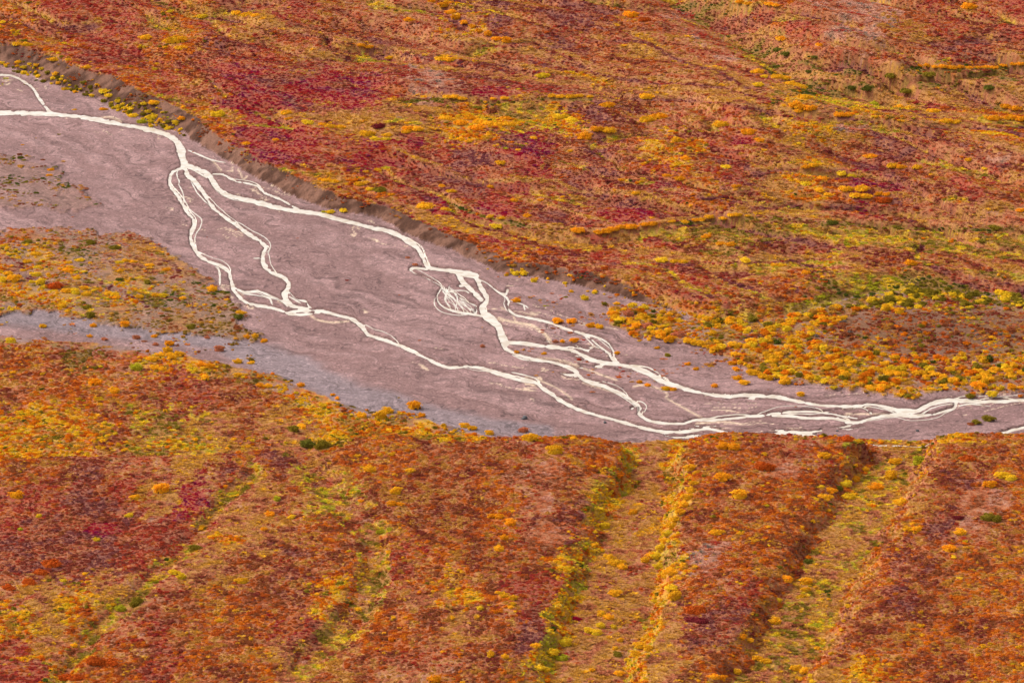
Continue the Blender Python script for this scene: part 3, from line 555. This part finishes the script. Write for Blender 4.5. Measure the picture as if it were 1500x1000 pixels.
def tuft_mesh(name, mat, seed):
    r = np.random.default_rng(seed); n = 70; a = r.random(n) * 6.283; rr = np.sqrt(r.random(n)) * .55; l = .35 + .4 * r.random(n); b = a + r.normal(size=n) * .5
    base = np.stack([rr * np.cos(a), rr * np.sin(a), np.zeros(n)], 1); lean = np.stack([np.cos(b) * .8, np.sin(b) * .8, np.full(n, .55)], 1) * l[:, None]
    sd_ = np.stack([-np.sin(b), np.cos(b), np.zeros(n)], 1) * .05
    V = np.stack([base - sd_, base + sd_, base + lean + sd_ * .5, base + lean - sd_ * .5], 1).reshape(-1, 3)
    me = mesh_np(name, V, np.arange(4 * n).reshape(-1, 4), mat, False); attr(me, 'v', 'FLOAT', np.repeat(.75 + .5 * r.random(n), 4)); return me
lib = bpy.data.collections.new('plant_library')
def lib_add(name, me): o = bpy.data.objects.new(name, me); lib.objects.link(o)
for i in range(7): lib_add('a_carpet_%d' % i, leafy_mesh('carpet', M_leaf, 10 + i, 8 + i % 3, 34, .34, .07, .30))
for i in range(3): lib_add('b_tuft_%d' % i, tuft_mesh('tuft', M_leaf, 40 + i))
for i in range(5): lib_add('c_bush_%d' % i, leafy_mesh('bush', M_leaf, 60 + i, 14, 60, .85, .06, .30))

def scatter_object(name, pts, cols, scl, rot, var, label):
    me = bpy.data.meshes.new(name); me.vertices.add(len(pts)); me.vertices.foreach_set('co', np.ascontiguousarray(pts, np.float32).ravel())
    attr(me, 'col', 'FLOAT_COLOR', rgba(cols)); attr(me, 'scl', 'FLOAT_VECTOR', scl); attr(me, 'rot', 'FLOAT_VECTOR', rot); attr(me, 'var', 'INT', var)
    o = bpy.data.objects.new(name, me); C.objects.link(o); o['kind'] = 'stuff'; o['label'] = label
    g = scatter_object.tree
    md = o.modifiers.new('plants', 'NODES'); md.node_group = g
    return o
def scatter_tree():
    g = bpy.data.node_groups.new('plant_scatter', 'GeometryNodeTree')
    g.interface.new_socket('Geometry', in_out='INPUT', socket_type='NodeSocketGeometry'); g.interface.new_socket('Geometry', in_out='OUTPUT', socket_type='NodeSocketGeometry')
    N, L = g.nodes, g.links; gi = N.new('NodeGroupInput'); go = N.new('NodeGroupOutput'); ip = N.new('GeometryNodeInstanceOnPoints'); ci = N.new('GeometryNodeCollectionInfo')
    ci.inputs['Collection'].default_value = lib; ci.inputs['Separate Children'].default_value = True; ci.inputs['Reset Children'].default_value = True
    def na(nm, t): a = N.new('GeometryNodeInputNamedAttribute'); a.data_type = t; a.inputs['Name'].default_value = nm; return a.outputs['Attribute']
    L.new(gi.outputs[0], ip.inputs['Points']); L.new(ci.outputs[0], ip.inputs['Instance']); ip.inputs['Pick Instance'].default_value = True
    L.new(na('var', 'INT'), ip.inputs['Instance Index']); L.new(na('scl', 'FLOAT_VECTOR'), ip.inputs['Scale'])
    er = N.new('FunctionNodeEulerToRotation'); L.new(na('rot', 'FLOAT_VECTOR'), er.inputs[0]); L.new(er.outputs[0], ip.inputs['Rotation'])
    L.new(ip.outputs[0], go.inputs[0]); return g
scatter_object.tree = scatter_tree()

# ------------------------------------------------------------------ single shrubs one can pick out: u,v,width[,colour]
SHRUBS = '''213,53,20 257,57,28 265,69,16 24,64,14 40,64,16 80,85,18 100,87,10 127,97,14 152,133,16,y 160,139,14,y 227,149,18 224,170,20,y 195,168,16,y 208,177,16,l 267,173,14,o 320,165,24,y 301,172,10 297,23,16,y 345,18,16 362,20,18 374,22,14
632,1,14,o 650,8,16,o 660,17,16,o 668,26,16,o 680,33,14,o 693,38,14,o 702,45,14,o 715,50,14,o 727,57,14,o 742,59,16,o 600,28,16,o 529,66,12,o 541,68,12,o 645,85,16 660,86,18 571,84,12 655,141,14 666,142,14 677,144,14 621,141,10 739,143,12 723,145,10 795,109,20,y 419,164,16 423,173,12,o 451,177,20,y 483,184,18 497,185,18 472,181,14,o 555,183,20,d 539,195,22 567,196,16 598,187,16,o 612,188,16 595,192,14 699,157,14,v 720,161,18,b 653,171,20 688,172,18,o 700,176,18 675,178,22,o 715,179,20 728,181,18 745,180,22 699,185,24,o 741,172,16,o
808,139,14 820,140,14 835,140,16 848,139,14 864,141,10 947,140,20 947,173,24 965,169,22,o 1059,181,26 1097,191,24,o 822,170,20,y 838,174,20,y 876,188,20,o 892,190,20 856,196,22,o 890,152,20,o 983,192,10 1138,111,20 1150,113,18 1157,121,22 1170,125,22 1179,141,20 1168,153,26,o 1171,163,14 1109,104,18 1120,112,12,y 1111,123,16,y 1187,157,22,o 1085,3,14,o 1097,4,14,o 1127,5,14,o 1136,8,12,o 925,20,22,o 944,27,20,r 984,14,8 1144,56,18,o
1229,167,18,o 1243,167,18,o 1318,155,16 1330,157,18 1367,161,18 1281,151,16,l 1236,145,10,y 1386,176,16 1400,177,16 1199,65,14,o 1474,154,18,o 1488,157,18,o 1455,171,22,o 1480,171,20,o 1496,173,18,o 1420,8,22,o 1348,97,12,o 1359,96,13,o 1370,97,12,o 1382,97,13,o 1394,98,14,o 1406,97,13,o 1419,98,12,o 1431,98,13,o 1444,97,13,o 1456,98,14,o 1470,96,13,o 1484,94,12,o 1496,93,12,o 1305,112,20,v 1361,109,18,v 1271,131,20,k 1249,128,14,k 1329,133,22,v 1449,127,18,k 1185,104,12,k 1193,84,10,k 1140,72,16,k 1152,78,16,k
361,209,12,o 404,204,10,o 478,263,14 489,265,14 470,262,10,o 527,268,16 556,276,20,v 543,276,12,y 623,299,26 647,271,12,o 661,279,14 652,305,14 573,284,10,o 484,309,14,y 503,308,14,y 475,310,8,l 676,203,14 688,205,14 552,248,14 550,202,16,y 566,203,16,y
847,337,20,o 876,339,16,o 889,337,18,o 899,334,18,o 911,332,16,o 924,331,20,o 945,329,16,o 957,327,16,o 984,324,10 1001,324,14 1018,321,12,o 1028,320,12 1041,319,16 1059,318,13 1070,316,13 1081,315,14 1095,315,8 719,316,12 735,319,12 733,237,16 727,331,20,y 1056,355,16,o 1070,356,16,o 1035,346,14,o 969,379,20,y 988,381,14 1001,382,14 1092,380,18,y 1063,243,16,y 993,204,18 1005,231,16,o 996,261,16,o 977,256,14,o 911,263,10,o 836,220,10 759,219,8 753,292,12,o 792,292,10,o 772,315,14,o 719,272,12,o 850,201,12,o 861,202,12,o 932,282,12 824,288,8 781,201,12 1079,272,14,o
1113,204,16,o 1275,227,18,o 1240,275,20 1262,274,22 1252,285,18 1268,286,18 1213,284,14 1200,278,14 1287,283,14,o 1299,283,14,o 1295,291,24,r 1180,268,16,y 1204,260,16,o 1233,253,18,y 1247,257,14,y 1193,241,16 1180,243,14,o 1308,242,18 1320,244,16,o 1343,243,18 1419,234,12 1443,246,10,y 1364,255,8 1335,384,19,o 1136,387,12 1146,388,12 1496,307,14,o 1180,398,14,o 1220,325,16,k 1457,333,20,v
1090,560,14 1080,553,14,o 1117,551,14 1127,554,14 1103,545,18 1150,557,20 1173,577,12 1073,532,12,o 1078,540,10,o 1047,565,10,o 1008,533,8,o 1020,540,8,o 1323,573,12,o 1278,569,12 1290,571,12,o 1482,567,16,o 1433,565,18,o 1430,618,13,v 1448,613,16,v 1422,620,10,b
757,440,12,o 817,470,14,o 837,470,14,o 866,476,14,o 878,478,12 897,459,14,o 911,467,14,p 921,459,16,p 931,477,16,o 948,477,16,p 968,490,18,o 981,497,18,o 994,490,16,p 963,509,8,o 978,520,10,v 857,436,12,y 871,429,8,y 904,444,10 927,447,14,y 944,450,14,y 971,457,10 981,460,10 755,400,12,y 767,400,12,y 782,411,10,y 837,427,7 757,515,8,o 797,517,8,o 824,500,8,o 841,499,12,o 814,500,9,p 904,517,8,o 937,559,9,o 949,564,9,o 976,569,12 986,570,10,o 597,377,7,p 608,387,9,p 707,507,8,p 767,630,14,p 607,595,20,o 618,607,12,o 681,623,14 692,626,14 717,634,12
63,477,11 137,476,11,o 183,476,13,o 226,492,9,o 248,503,13,o 228,504,9,p 321,511,14,p 387,499,11,o 362,494,11,o 374,492,11 353,458,13 200,494,12,p 153,497,8,p 132,492,8,o 304,494,8,p 16,499,16,y 236,519,14 251,523,18 263,519,14 246,513,14 224,526,14 117,380,13,y 175,383,12,y 185,381,12 196,382,12 53,370,16 100,383,12 12,399,14 21,408,18 5,410,14,y 35,395,10 40,382,14 55,390,12,y 53,402,14,y 60,413,16,y 65,420,12,y 100,394,18,o 112,407,12 80,417,22,r 124,422,12 98,426,14 110,427,14,y 127,430,14 158,430,12 168,431,12,y 171,436,10 175,396,12 205,434,12 228,432,12 239,433,12,y 268,437,10 219,387,14 244,393,14,o 311,423,16 133,354,16,v 168,361,16,v 40,353,14,v 91,447,14 128,450,14,v 133,462,14,v 280,479,12,v 175,410,10,k 349,463,14,k 216,414,12,v
13,267,9,v 72,256,9,o 74,248,9,o 33,212,5,o 109,160,6 152,159,12,o 53,282,8,k 30,230,10,k 53,117,6,k
139,560,18,o 168,572,16 200,537,18,l 227,538,12 238,540,12 349,529,12 368,531,10 349,549,14 381,551,10,o 295,534,14,o 307,536,14,o 381,564,12,o 393,565,12 301,553,14 63,645,8,k 530,608,16 567,601,20 558,609,18 441,563,12,o 474,593,12,y 494,583,8,o 487,578,8,o 542,687,18 601,689,14 452,650,24,k 472,651,24,v 430,628,18,v 442,625,16
777,641,22 813,659,22 1011,685,16 1019,693,10 1016,707,14 1012,718,15 1008,728,15 1002,738,16 996,749,16 989,760,16 984,770,16 979,781,16,y 974,792,16 968,803,16,y 963,815,16,y 966,829,15,y 893,816,18 903,824,20 912,830,14 955,814,18 927,750,16,o 886,770,14,y 973,730,8 1121,682,26,r 1060,652,20,o 1075,654,20,o 1059,699,22,o 1083,725,22 1050,779,18 945,820,14
1239,641,20,r 1184,703,14,r 1305,697,20 1208,729,20 1239,707,18,y 1244,727,20,y 1217,718,16,o 1229,716,12,k 1253,701,14,o 1268,687,12 1207,667,18 1311,675,18 1348,675,22,l 1319,734,18 1331,774,14 1343,775,14 1449,710,18,o 1446,757,18,v 1460,759,18,v 1404,757,14,d 1407,779,18 1391,803,20,o 1284,713,22,o 1184,822,12,k 1417,671,18,r 1466,696,16,y 1480,699,16,y
901,868,18 881,897,16 892,903,16 880,915,14,y 862,923,14,y 874,926,14,y 899,917,10,y 909,937,10 901,949,10 905,958,14,v 938,945,16 950,949,14 931,957,16 984,860,18,y 989,872,20 960,879,10,y 984,837,20 1019,891,26,r 1014,906,20,d 1028,908,18,d 1152,847,18,o 1181,851,18 1181,864,12 1165,977,16 1178,981,16 1108,963,16 1122,967,16 1080,984,12 1045,990,16,o 1058,994,14,o 1136,909,18 1088,934,14,o 1099,937,12 810,957,18,y 823,963,18,l 827,940,20,y 907,987,14 867,981,10 845,905,12,c
24,724,20,o 237,715,24,o 198,728,14 189,754,12,y 30,775,8,l 57,755,10,y 142,790,10,y 42,850,20,r 13,859,18,r 60,836,18,r 75,824,24,r 93,850,10,y 255,838,14,y 266,844,14,y 201,881,24,v 177,890,18,l 322,908,12 330,713,8,o 396,752,14,o 387,775,10,o 285,803,18,v 354,850,16 140,966,24,r 160,968,24,r 96,990,18,r 110,992,18,r
580,719,20 427,757,12,y 557,779,12,l 406,730,12,l 530,841,9,y 731,803,16 748,764,18,o 720,755,14,o 732,756,14,o 740,961,12 719,958,14 649,955,8 785,946,14 739,787,14,o 574,737,14,o 586,738,12,o 740,872,14 752,876,14 790,977,14,y 799,981,14,y 529,733,8,o 637,995,18,o 523,910,12,r'''.split()
SC = {'g': ('gold', 'golden'), 'y': ('yellow', 'yellow'), 'o': ('orange', 'orange'), 'r': ('rust', 'rust-red'), 'd': ('maroon', 'dark red-brown'), 'l': ('lime', 'yellow-green'), 'v': ('olive', 'olive'), 'k': ('green', 'dark green'), 'p': ('pinktan', 'pinkish-tan'), 'b': ('brown', 'brown'), 'c': ('crimson', 'crimson')}
orange_s = s2l((247, 170, 36))
REG = [((0, 75, 280, 190), 'below the tall eroded bank at upper left'), ((0, 50, 60, 75), 'on the lip of the eroded bank, upper left corner'), ((200, 40, 280, 75), 'on the red slope near the upper left'), ((620, 0, 760, 64), 'in the diagonal row near the top edge'), ((280, 0, 400, 40), 'on the pale track near the top left'),
       ((400, 155, 520, 190), 'at the left end of the tan meadow'), ((520, 135, 640, 200), 'in the left half of the tan meadow'), ((640, 135, 760, 200), 'in the right half of the tan meadow'), ((800, 130, 870, 146), 'in the row under the dark meadow scarp'), ((800, 146, 900, 200), 'right of the yellow-green meadow patch'), ((1100, 95, 1200, 170), 'in the cluster beside the upper right swale'),
       ((1330, 88, 1500, 100), 'in the row along the upper right rim'), ((1080, 0, 1210, 90), 'in the green creek hollow near the top'), ((1180, 100, 1460, 136), 'in the shaded hollow below the upper right rim'), ((1220, 140, 1500, 185), 'along the creek line at the upper right'), ((1170, 235, 1280, 300), 'in the thicket on the right hillside'), ((1280, 225, 1500, 310), 'on the hillside near the right edge'),
       ((840, 310, 970, 345), 'in the left half of the terrace scarp row'), ((970, 310, 1100, 330), 'in the right half of the terrace scarp row'), ((960, 340, 1200, 405), 'on the slope between scarp row and far bank'), ((460, 300, 520, 315), 'on the cut bank beside the main channel'), ((340, 195, 700, 310), 'on the crimson slope above the cut bank'), ((700, 195, 860, 335), 'on the maroon slope above the river bend'), ((900, 195, 1120, 300), 'on the mid hillside right of centre'),
       ((1000, 525, 1200, 580), 'on gravel left of the river-side thicket'), ((1260, 560, 1500, 580), 'at the water-side edge of the thicket'), ((1400, 605, 1460, 625), 'on the small gravel islet at right'), ((740, 395, 800, 415), 'at the foot of the far bank mid river'), ((800, 425, 990, 462), 'in the strip under the far bank'), ((750, 435, 890, 482), 'in the bar thicket beside the pale channels'), ((890, 455, 1000, 500), 'in the tan thicket on the gravel bar'),
       ((590, 370, 720, 510), 'alone on gravel near the central channels'), ((750, 495, 1000, 575), 'on gravel between the braided channels'), ((590, 590, 770, 640), 'on the near gravel edge below the braids'), ((0, 340, 70, 425), 'on the left edge of the vegetated bar'), ((70, 340, 150, 436), 'in the middle of the left vegetated bar'), ((150, 340, 320, 440), 'on the right part of the left vegetated bar'), ((60, 440, 320, 515), 'beside the grey dry channel at left'), ((320, 440, 400, 515), 'at the tip of the left vegetated bar'),
       ((0, 195, 100, 300), 'on the sparse upper left gravel bar'), ((200, 505, 270, 545), 'in the clump below the grey dry channel'), ((270, 520, 400, 570), 'along the lowland edge below the dry channel'), ((400, 555, 600, 625), 'on the lowland tip beside the gravel'), ((0, 495, 200, 660), 'on the lowland at the left edge'), ((420, 620, 490, 660), 'at the head of the small left gully'),
       ((990, 680, 1025, 765), 'on the upper right wall of the broad gully'), ((955, 765, 1000, 880), 'on the lower right wall of the broad gully'), ((875, 740, 960, 840), 'on the upper floor of the broad gully'), ((850, 840, 960, 1000), 'on the lower floor of the broad gully'), ((800, 930, 850, 1000), 'at the broad gully mouth near the bottom edge'), ((1195, 680, 1260, 735), 'on the left wall of the right gully'), ((1260, 660, 1350, 780), 'on the floor of the right gully'),
       ((760, 635, 840, 670), 'on the terrace rim left of the broad gully'), ((1025, 640, 1130, 790), 'on the terrace between the two gullies'), ((1170, 635, 1250, 710), 'near the rim left of the right gully'), ((1350, 640, 1500, 830), 'on the near terrace at the right edge'), ((1000, 830, 1200, 1000), 'on lower ground between the two gullies'), ((0, 800, 120, 870), 'on the maroon ground at the lower left'), ((80, 930, 180, 1000), 'at the bottom left corner'), ((0, 700, 250, 800), 'on the red ground left of the narrow gully'),
       ((160, 800, 400, 920), 'along the narrow gully at lower left'), ((380, 700, 600, 920), 'beside the small gully left of centre'), ((600, 740, 770, 1000), 'on the terrace left of the broad gully')]
def region(u, v):
    for (a, b, c, d), ph in REG:
        if a <= u <= c and b <= v <= d: return ph
    return 'on the far red hillside' if v < 420 else 'on the near terrace'
recs = []
for q in SHRUBS:
    f = q.split(','); u, v, wd = float(f[0]), float(f[1]), float(f[2]); cc = f[3] if len(f) > 3 else 'g'
    x, y, z = hit(u, v + wd * .18); recs.append((u, v, wd, cc, region(u, v), x, y, z, max(wd * math.sqrt(x * x + y * y + (CAM_H - z) ** 2) / FPX * .68, .7)))
clear = np.zeros(Z.shape, bool)           # ground the single shrubs stand on: no other plants there
for r in recs:
    gu0, gv0 = project(r[5], r[6], 0.0); c0, c1 = np.searchsorted(gu, [gu0 - 40, gu0 + 40]); r0, r1 = np.searchsorted(gv, [gv0 - 30, gv0 + 30]); sl = (slice(r0, r1), slice(c0, c1))
    clear[sl] |= np.hypot(X[sl] - r[5], Y[sl] - r[6]) < r[8] * .95
# ------------------------------------------------------------------ scatter the tundra cover
def jitter_points(v0, v1, cell):
    ya, yb = unproject(750, v1)[1], unproject(750, v0)[1]
    ys = np.arange(float(ya), float(yb), cell); hw = float(np.abs(unproject(-330, v0)[0])); xs = np.arange(-hw, hw, cell)
    x, y = np.meshgrid(xs, ys); x = x + (rng.random(x.shape) - .5) * cell * 1.3; y = y + (rng.random(x.shape) - .5) * cell * 1.3
    x, y = x.ravel(), y.ravel(); z = grid_z(x, y); u, v = project(x, y, z)
    m = (u > -320) & (u < 1820) & (v > -95) & (v < 1120); return x[m], y[m], z[m], u[m], v[m]
HGT = {'R': .5, 'C': .45, 'M': .55, 'P': .5, 'B': .8, 'O': .9, 'T': .5, 'Y': 1.1, 'G': .8, 'D': .9, 'W': .4, 'L': .7, 'E': .3, 'V': .6, 'K': 1.0}
DEN = {'R': .92, 'C': .95, 'M': .92, 'P': .85, 'B': .95, 'O': .95, 'T': .9, 'Y': .95, 'G': .92, 'D': .85, 'W': .88, 'L': .95, 'E': .6, 'V': .85, 'K': .95}
hk = np.array([HGT[k] for k in KINDS]); dk = np.array([DEN[k] for k in KINDS])
def cover(name, v0, v1, cell, size, keep, label, tufts=.25, bushp=.22, gapt=.16, tall=1.0):
    x, y, z, u, v = jitter_points(v0, v1, cell)
    m = keep(x, y, z, u, v) & ~grid_pick(clear, x, y); x, y, z = x[m], y[m], z[m]
    k, u, v = kind_at(x, y, z, 7); k = gully_kind(k, x, y)
    gap = vnoise(x / 1.3, y / 1.6, 151)
    m = (rng.random(len(x)) < dk[k]) & (gap > gapt); x, y, z, k, u, v = (q[m] for q in (x, y, z, k, u, v))
    c = colour_at(k, x, y, .14) * (0.9 + .2 * rng.random((len(x), 1))); nr = ((y < 980) & ~np.isin(k, [KI[q] for q in 'TGLYPEWC']))[:, None]; c = np.where(nr, c * .76 + s2l((202, 116, 62)) * .24, np.where(np.isin(k, [KI[q] for q in 'TGLYVDKWC'])[:, None], c, c * .86 + s2l((208, 112, 60)) * .14))
    n = len(x); s = size * (.55 + .75 * rng.random(n) ** 1.6) * (.8 + .5 * vnoise(x / 3, y / 3, 161))
    hz = hk[k] * (.6 + .8 * rng.random(n))
    grass = np.isin(k, [KI['T'], KI['G'], KI['E'], KI['W'], KI['L']]) & (rng.random(n) < .75) | (rng.random(n) < tufts * .3)
    bush = (~grass) & np.isin(k, [KI[q] for q in 'YODBRMP']) & (rng.random(n) < bushp * np.where(np.isin(k, [KI[q] for q in 'RMP']), .6, 1))
    var = rng.integers(0, 7, n); var = np.where(grass, 7 + rng.integers(0, 3, n), var); var = np.where(bush, 10 + rng.integers(0, 5, n), var)
    hz = np.where(bush, .62 + .3 * rng.random(n), hz); hz = np.where(grass, .8 + .5 * rng.random(n), hz); s = np.where(grass, s * 1.05, s)
    hz = hz * tall; scl = np.stack([s * (.85 + .4 * rng.random(n)), s * (.85 + .4 * rng.random(n)), s * hz], 1)
    rot = np.stack([(rng.random(n) - .5) * .2, (rng.random(n) - .5) * .2, rng.random(n) * 6.283], 1)
    return scatter_object(name, np.stack([x, y, z - .04], 1), np.clip(c * ALB * 1.45, 0, .95), scl, rot, var, label)
pk = grid_pick
cover('near_tundra_cover', 600, 1172, .62, .55, lambda x, y, z, u, v: pk(terr, x, y) & (v < 1120), 'orange and maroon dwarf shrub carpet on the near terrace', bushp=.3, gapt=.13)
cover('lowland_tundra_cover', 430, 760, .80, .62, lambda x, y, z, u, v: pk((~terr) & (dN > .5), x, y) & (v > 480) & (v < 1120) & (fbm(x / 4, y / 5, 3, 172) + (rng.random(len(x)) - .5) * .3 < .30 + .045 * pk(dN, x, y)), 'golden and rust dwarf shrubs on the low ground left of the river')
cover('far_tundra_cover', -110, 470, .92, .74, lambda x, y, z, u, v: pk((~near) & (dF > 2), x, y) & (~pk(face.reshape(Z.shape), x, y) | (fbm(x / 3, y / 3, 2, 191) > .62 - .2 * sstep(560, 980, u))), 'red and rust tundra carpet covering the far hillside', bushp=.08, gapt=.1)
def bar_keep(x, y, z, u, v):
    b, a = pk(barB | alc, x, y), pk(barA, x, y); r = rng.random(len(x)); n = fbm(x / 5, y / 6, 3, 171)
    gr = pk(gravel & (chan > 2.5), x, y)
    edge = gr & (((v > 430) & (v < 560) & (u > 760) & (u < 1150) & (n > .60) & (r < .35)) | ((v > 460) & (v < 530) & (u < 400) & (n > .58) & (r < .3)) | ((v < 130) & (u < 60) & (n > .6) & (r < .2)) | (r < .0012))
    return (b & (n + (r - .5) * .4 > .42 - .12 * (u > 900))) | (a & (n > .46) & (r < .65)) | edge
cover('river_bar_cover', 80, 640, 1.05, .72, bar_keep, 'sparse golden and tan low shrubs on the river bars')

# medium willows too many to count, in the golden thickets
def willow_keep(x, y, z, u, v):
    k, _, _ = kind_at(x, y, z); k = gully_kind(k, x, y); r = rng.random(len(x)); n = fbm(x / 4.5, y / 5.5, 2, 181)
    land = ~pk(gravel, x, y) & ~pk(face.reshape(Z.shape), x, y)
    y_ = land & (k == KI['Y']) & (n > .5); g_ = land & np.isin(k, [KI['O'], KI['G'], KI['D']]) & (n > .62) & (r < .3)
    al = (pk(alc, x, y) & (n > .42 + .10 * (np.hypot((u - 1390) / 180, (v - 488) / 36) < 1)) & (r < .6)) | (pk((~near) & (dF > -1.5) & (dF < 4), x, y) & (u < 270) & (n > .36) & (r < .85)) | (pk((~near) & (dF > -2) & (dF < 2.5), x, y) & (u > 700) & (u < 1010) & (n > .52) & (r < .5))
    dgw = pk((gul_wall > 0) & (gul_id < 2), x, y) & (n > .42) & (r < .55) & ((pk(gul_side, x, y) < 0) | (r < .25))
    rb, _, _ = seg_dist(u, v, [(0, 655), (200, 652), (330, 652), (440, 640), (520, 628), (600, 630), (700, 636), (760, 640), (880, 644), (940, 652), (1000, 641), (1100, 639), (1260, 641), (1400, 640), (1510, 640)]); rb2, _, _ = seg_dist(u, v, [(220, 520), (330, 535), (400, 555), (470, 590), (540, 606), (640, 624)])
    band = land & (((rb < 9) & (n > .42 + .06 * (u > 720))) | ((rb2 < 11) & (n > .46))) & (r < .75)
    return (y_ & (r < .6)) | (g_ & (r < .3)) | al | dgw | band
x, y, z, u, v = jitter_points(-110, 1172, 1.7); m = willow_keep(x, y, z, u, v) & ~grid_pick(clear, x, y); x, y, z, u, v = (q[m] for q in (x, y, z, u, v))
n = len(x); pal = np.array([CLIN[cnames.index(q)] for q in ('gold', 'gold', 'yellow', 'orange', 'ochre', 'olive', 'green', 'brown', 'grey')])
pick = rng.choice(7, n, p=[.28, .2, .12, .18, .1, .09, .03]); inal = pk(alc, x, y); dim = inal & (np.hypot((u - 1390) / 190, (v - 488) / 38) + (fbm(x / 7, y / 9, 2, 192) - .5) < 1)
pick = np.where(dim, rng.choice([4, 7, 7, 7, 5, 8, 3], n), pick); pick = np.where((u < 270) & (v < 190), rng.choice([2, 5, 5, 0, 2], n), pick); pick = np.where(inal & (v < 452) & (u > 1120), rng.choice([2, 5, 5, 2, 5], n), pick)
s = (.5 + .7 * rng.random(n) ** 1.5) * np.where(inal & ~dim, 1.75, np.where(inal, 1.2, np.where((u < 270) & (v < 190), 1.35, .85)))
scl = np.stack([s, s, s * (.7 + .35 * rng.random(n))], 1); rot = np.stack([np.zeros(n), np.zeros(n), rng.random(n) * 6.283], 1)
scatter_object('willow_thicket', np.stack([x, y, z - .05], 1), np.clip(pal[pick] * (.8 + .35 * rng.random((n, 1))) * ALB * 1.45, 0, .95), scl, rot, 10 + rng.integers(0, 5, n), 'dense golden willow scrub along gullies, rims and river bars')

# ------------------------------------------------------------------ build the single shrubs
shrub_meshes = [leafy_mesh('shrub_foliage', M_shrub, 200 + i, 16 + 3 * (i % 3), 46, .9, .062, .28) for i in range(8)]
mound_meshes = [leafy_mesh('shrub_foliage', M_shrub, 300 + i, 20, 40, .5, .058, .26, spread=.8) for i in range(5)]
ORD = 'first second third fourth fifth sixth seventh eighth ninth tenth eleventh twelfth thirteenth fourteenth fifteenth sixteenth seventeenth eighteenth nineteenth twentieth'.split()
groups = {}
for i, r in enumerate(recs): groups.setdefault((r[3], r[4]), []).append(i)
for (cc, ph), ids in groups.items():
    ids.sort(key=lambda i: (recs[i][0], recs[i][1]))
    for rank, i in enumerate(ids):
        u, v, wd, _, _, x, y, z, rad = recs[i]; rad *= .84 if v < 400 else .95; r_ = np.random.default_rng(i + 900)
        mound = cc in 'rdbc' or (v < 400 and not (620 < u < 760 and v < 70))
        me = mound_meshes[r_.integers(5)] if mound else shrub_meshes[r_.integers(8)]
        nm = 'dwarf_shrub_mound' if mound else 'willow_shrub'
        o = bpy.data.objects.new(nm, me); C.objects.link(o); o.location = (x, y, z - .06)
        o.scale = (rad * (1.08 + .2 * r_.random()), rad * (.75 + .3 * r_.random()), rad * (1.1 if mound else .95) * (.85 + .3 * r_.random())); o.rotation_euler = (0, 0, r_.normal() * .5)
        base = orange_s if cc == 'o' else s2l((112, 108, 40)) if cc == 'k' else CLIN[cnames.index(SC[cc][0])]
        cl = np.clip(base * (.9 + .25 * r_.random()) * ALB * 1.45, 0, .95); o.color = (*cl, 1)
        cw = SC[cc][1]; kind = 'shrub mound' if mound else 'willow shrub'
        if len(ids) == 1: lab = f'{cw} {kind} {ph}'
        else: lab = f'{cw} {kind} {ph}, ' + (ORD[rank] + ' from left' if rank < len(ids) - 1 else 'rightmost')
        o['label'] = lab; o['category'] = 'shrub'; o['group'] = 'low mounded shrubs on the tundra' if mound else 'single willow shrubs in autumn leaf'

# ------------------------------------------------------------------ boulders lying on the gravel
def boulder_mesh(seed):
    import bmesh
    bm = bmesh.new(); bmesh.ops.create_icosphere(bm, subdivisions=3, radius=1); r = np.random.default_rng(seed); ph = r.random((4, 3)) * 6; fr = 1 + r.random((4, 3)) * 2
    for vtx in bm.verts:
        c = np.array(vtx.co); dsp = sum(math.sin(float((c * fr[k]).sum() + ph[k].sum())) for k in range(4)) * .09
        q = np.round(c * 2.2) / 2.2; vtx.co = (c * .6 + q * .4) * (1 + dsp)
        if vtx.co.z < -.45: vtx.co.z = -.45
    me = bpy.data.meshes.new('boulder'); bm.to_mesh(me); bm.free(); me.materials.append(M_rock); return me
for i, (u, v, wd, lab) in enumerate([(768, 614, 8, 'dark boulder on gravel below the lower left channel, left of a pair'), (886, 619, 5, 'small dark boulder on gravel just below the lowest channel'), (1226, 632, 4, 'small dark stone on gravel beyond the near rim'), (1344, 632, 4, 'small dark stone on gravel right of the pale pool'),
                                     (57, 358, 0, '')]):
    if not wd: continue
    x, y, z = hit(u, v); mpp = y / CP / FPX
    o = bpy.data.objects.new('boulder', boulder_mesh(i)); C.objects.link(o); o.location = (x, y, z + .1); o.scale = (wd * mpp * .55, wd * mpp * .5, wd * mpp * .42); o.rotation_euler = (0, 0, i * 1.3)
    o['label'] = lab; o['category'] = 'boulder'; o['group'] = 'boulders on the gravel plain'
print('plants', sum(len(o.data.vertices) for o in C.objects if o.get('kind') == 'stuff'), 'shrubs', len(recs), 'ground', NU * NV)
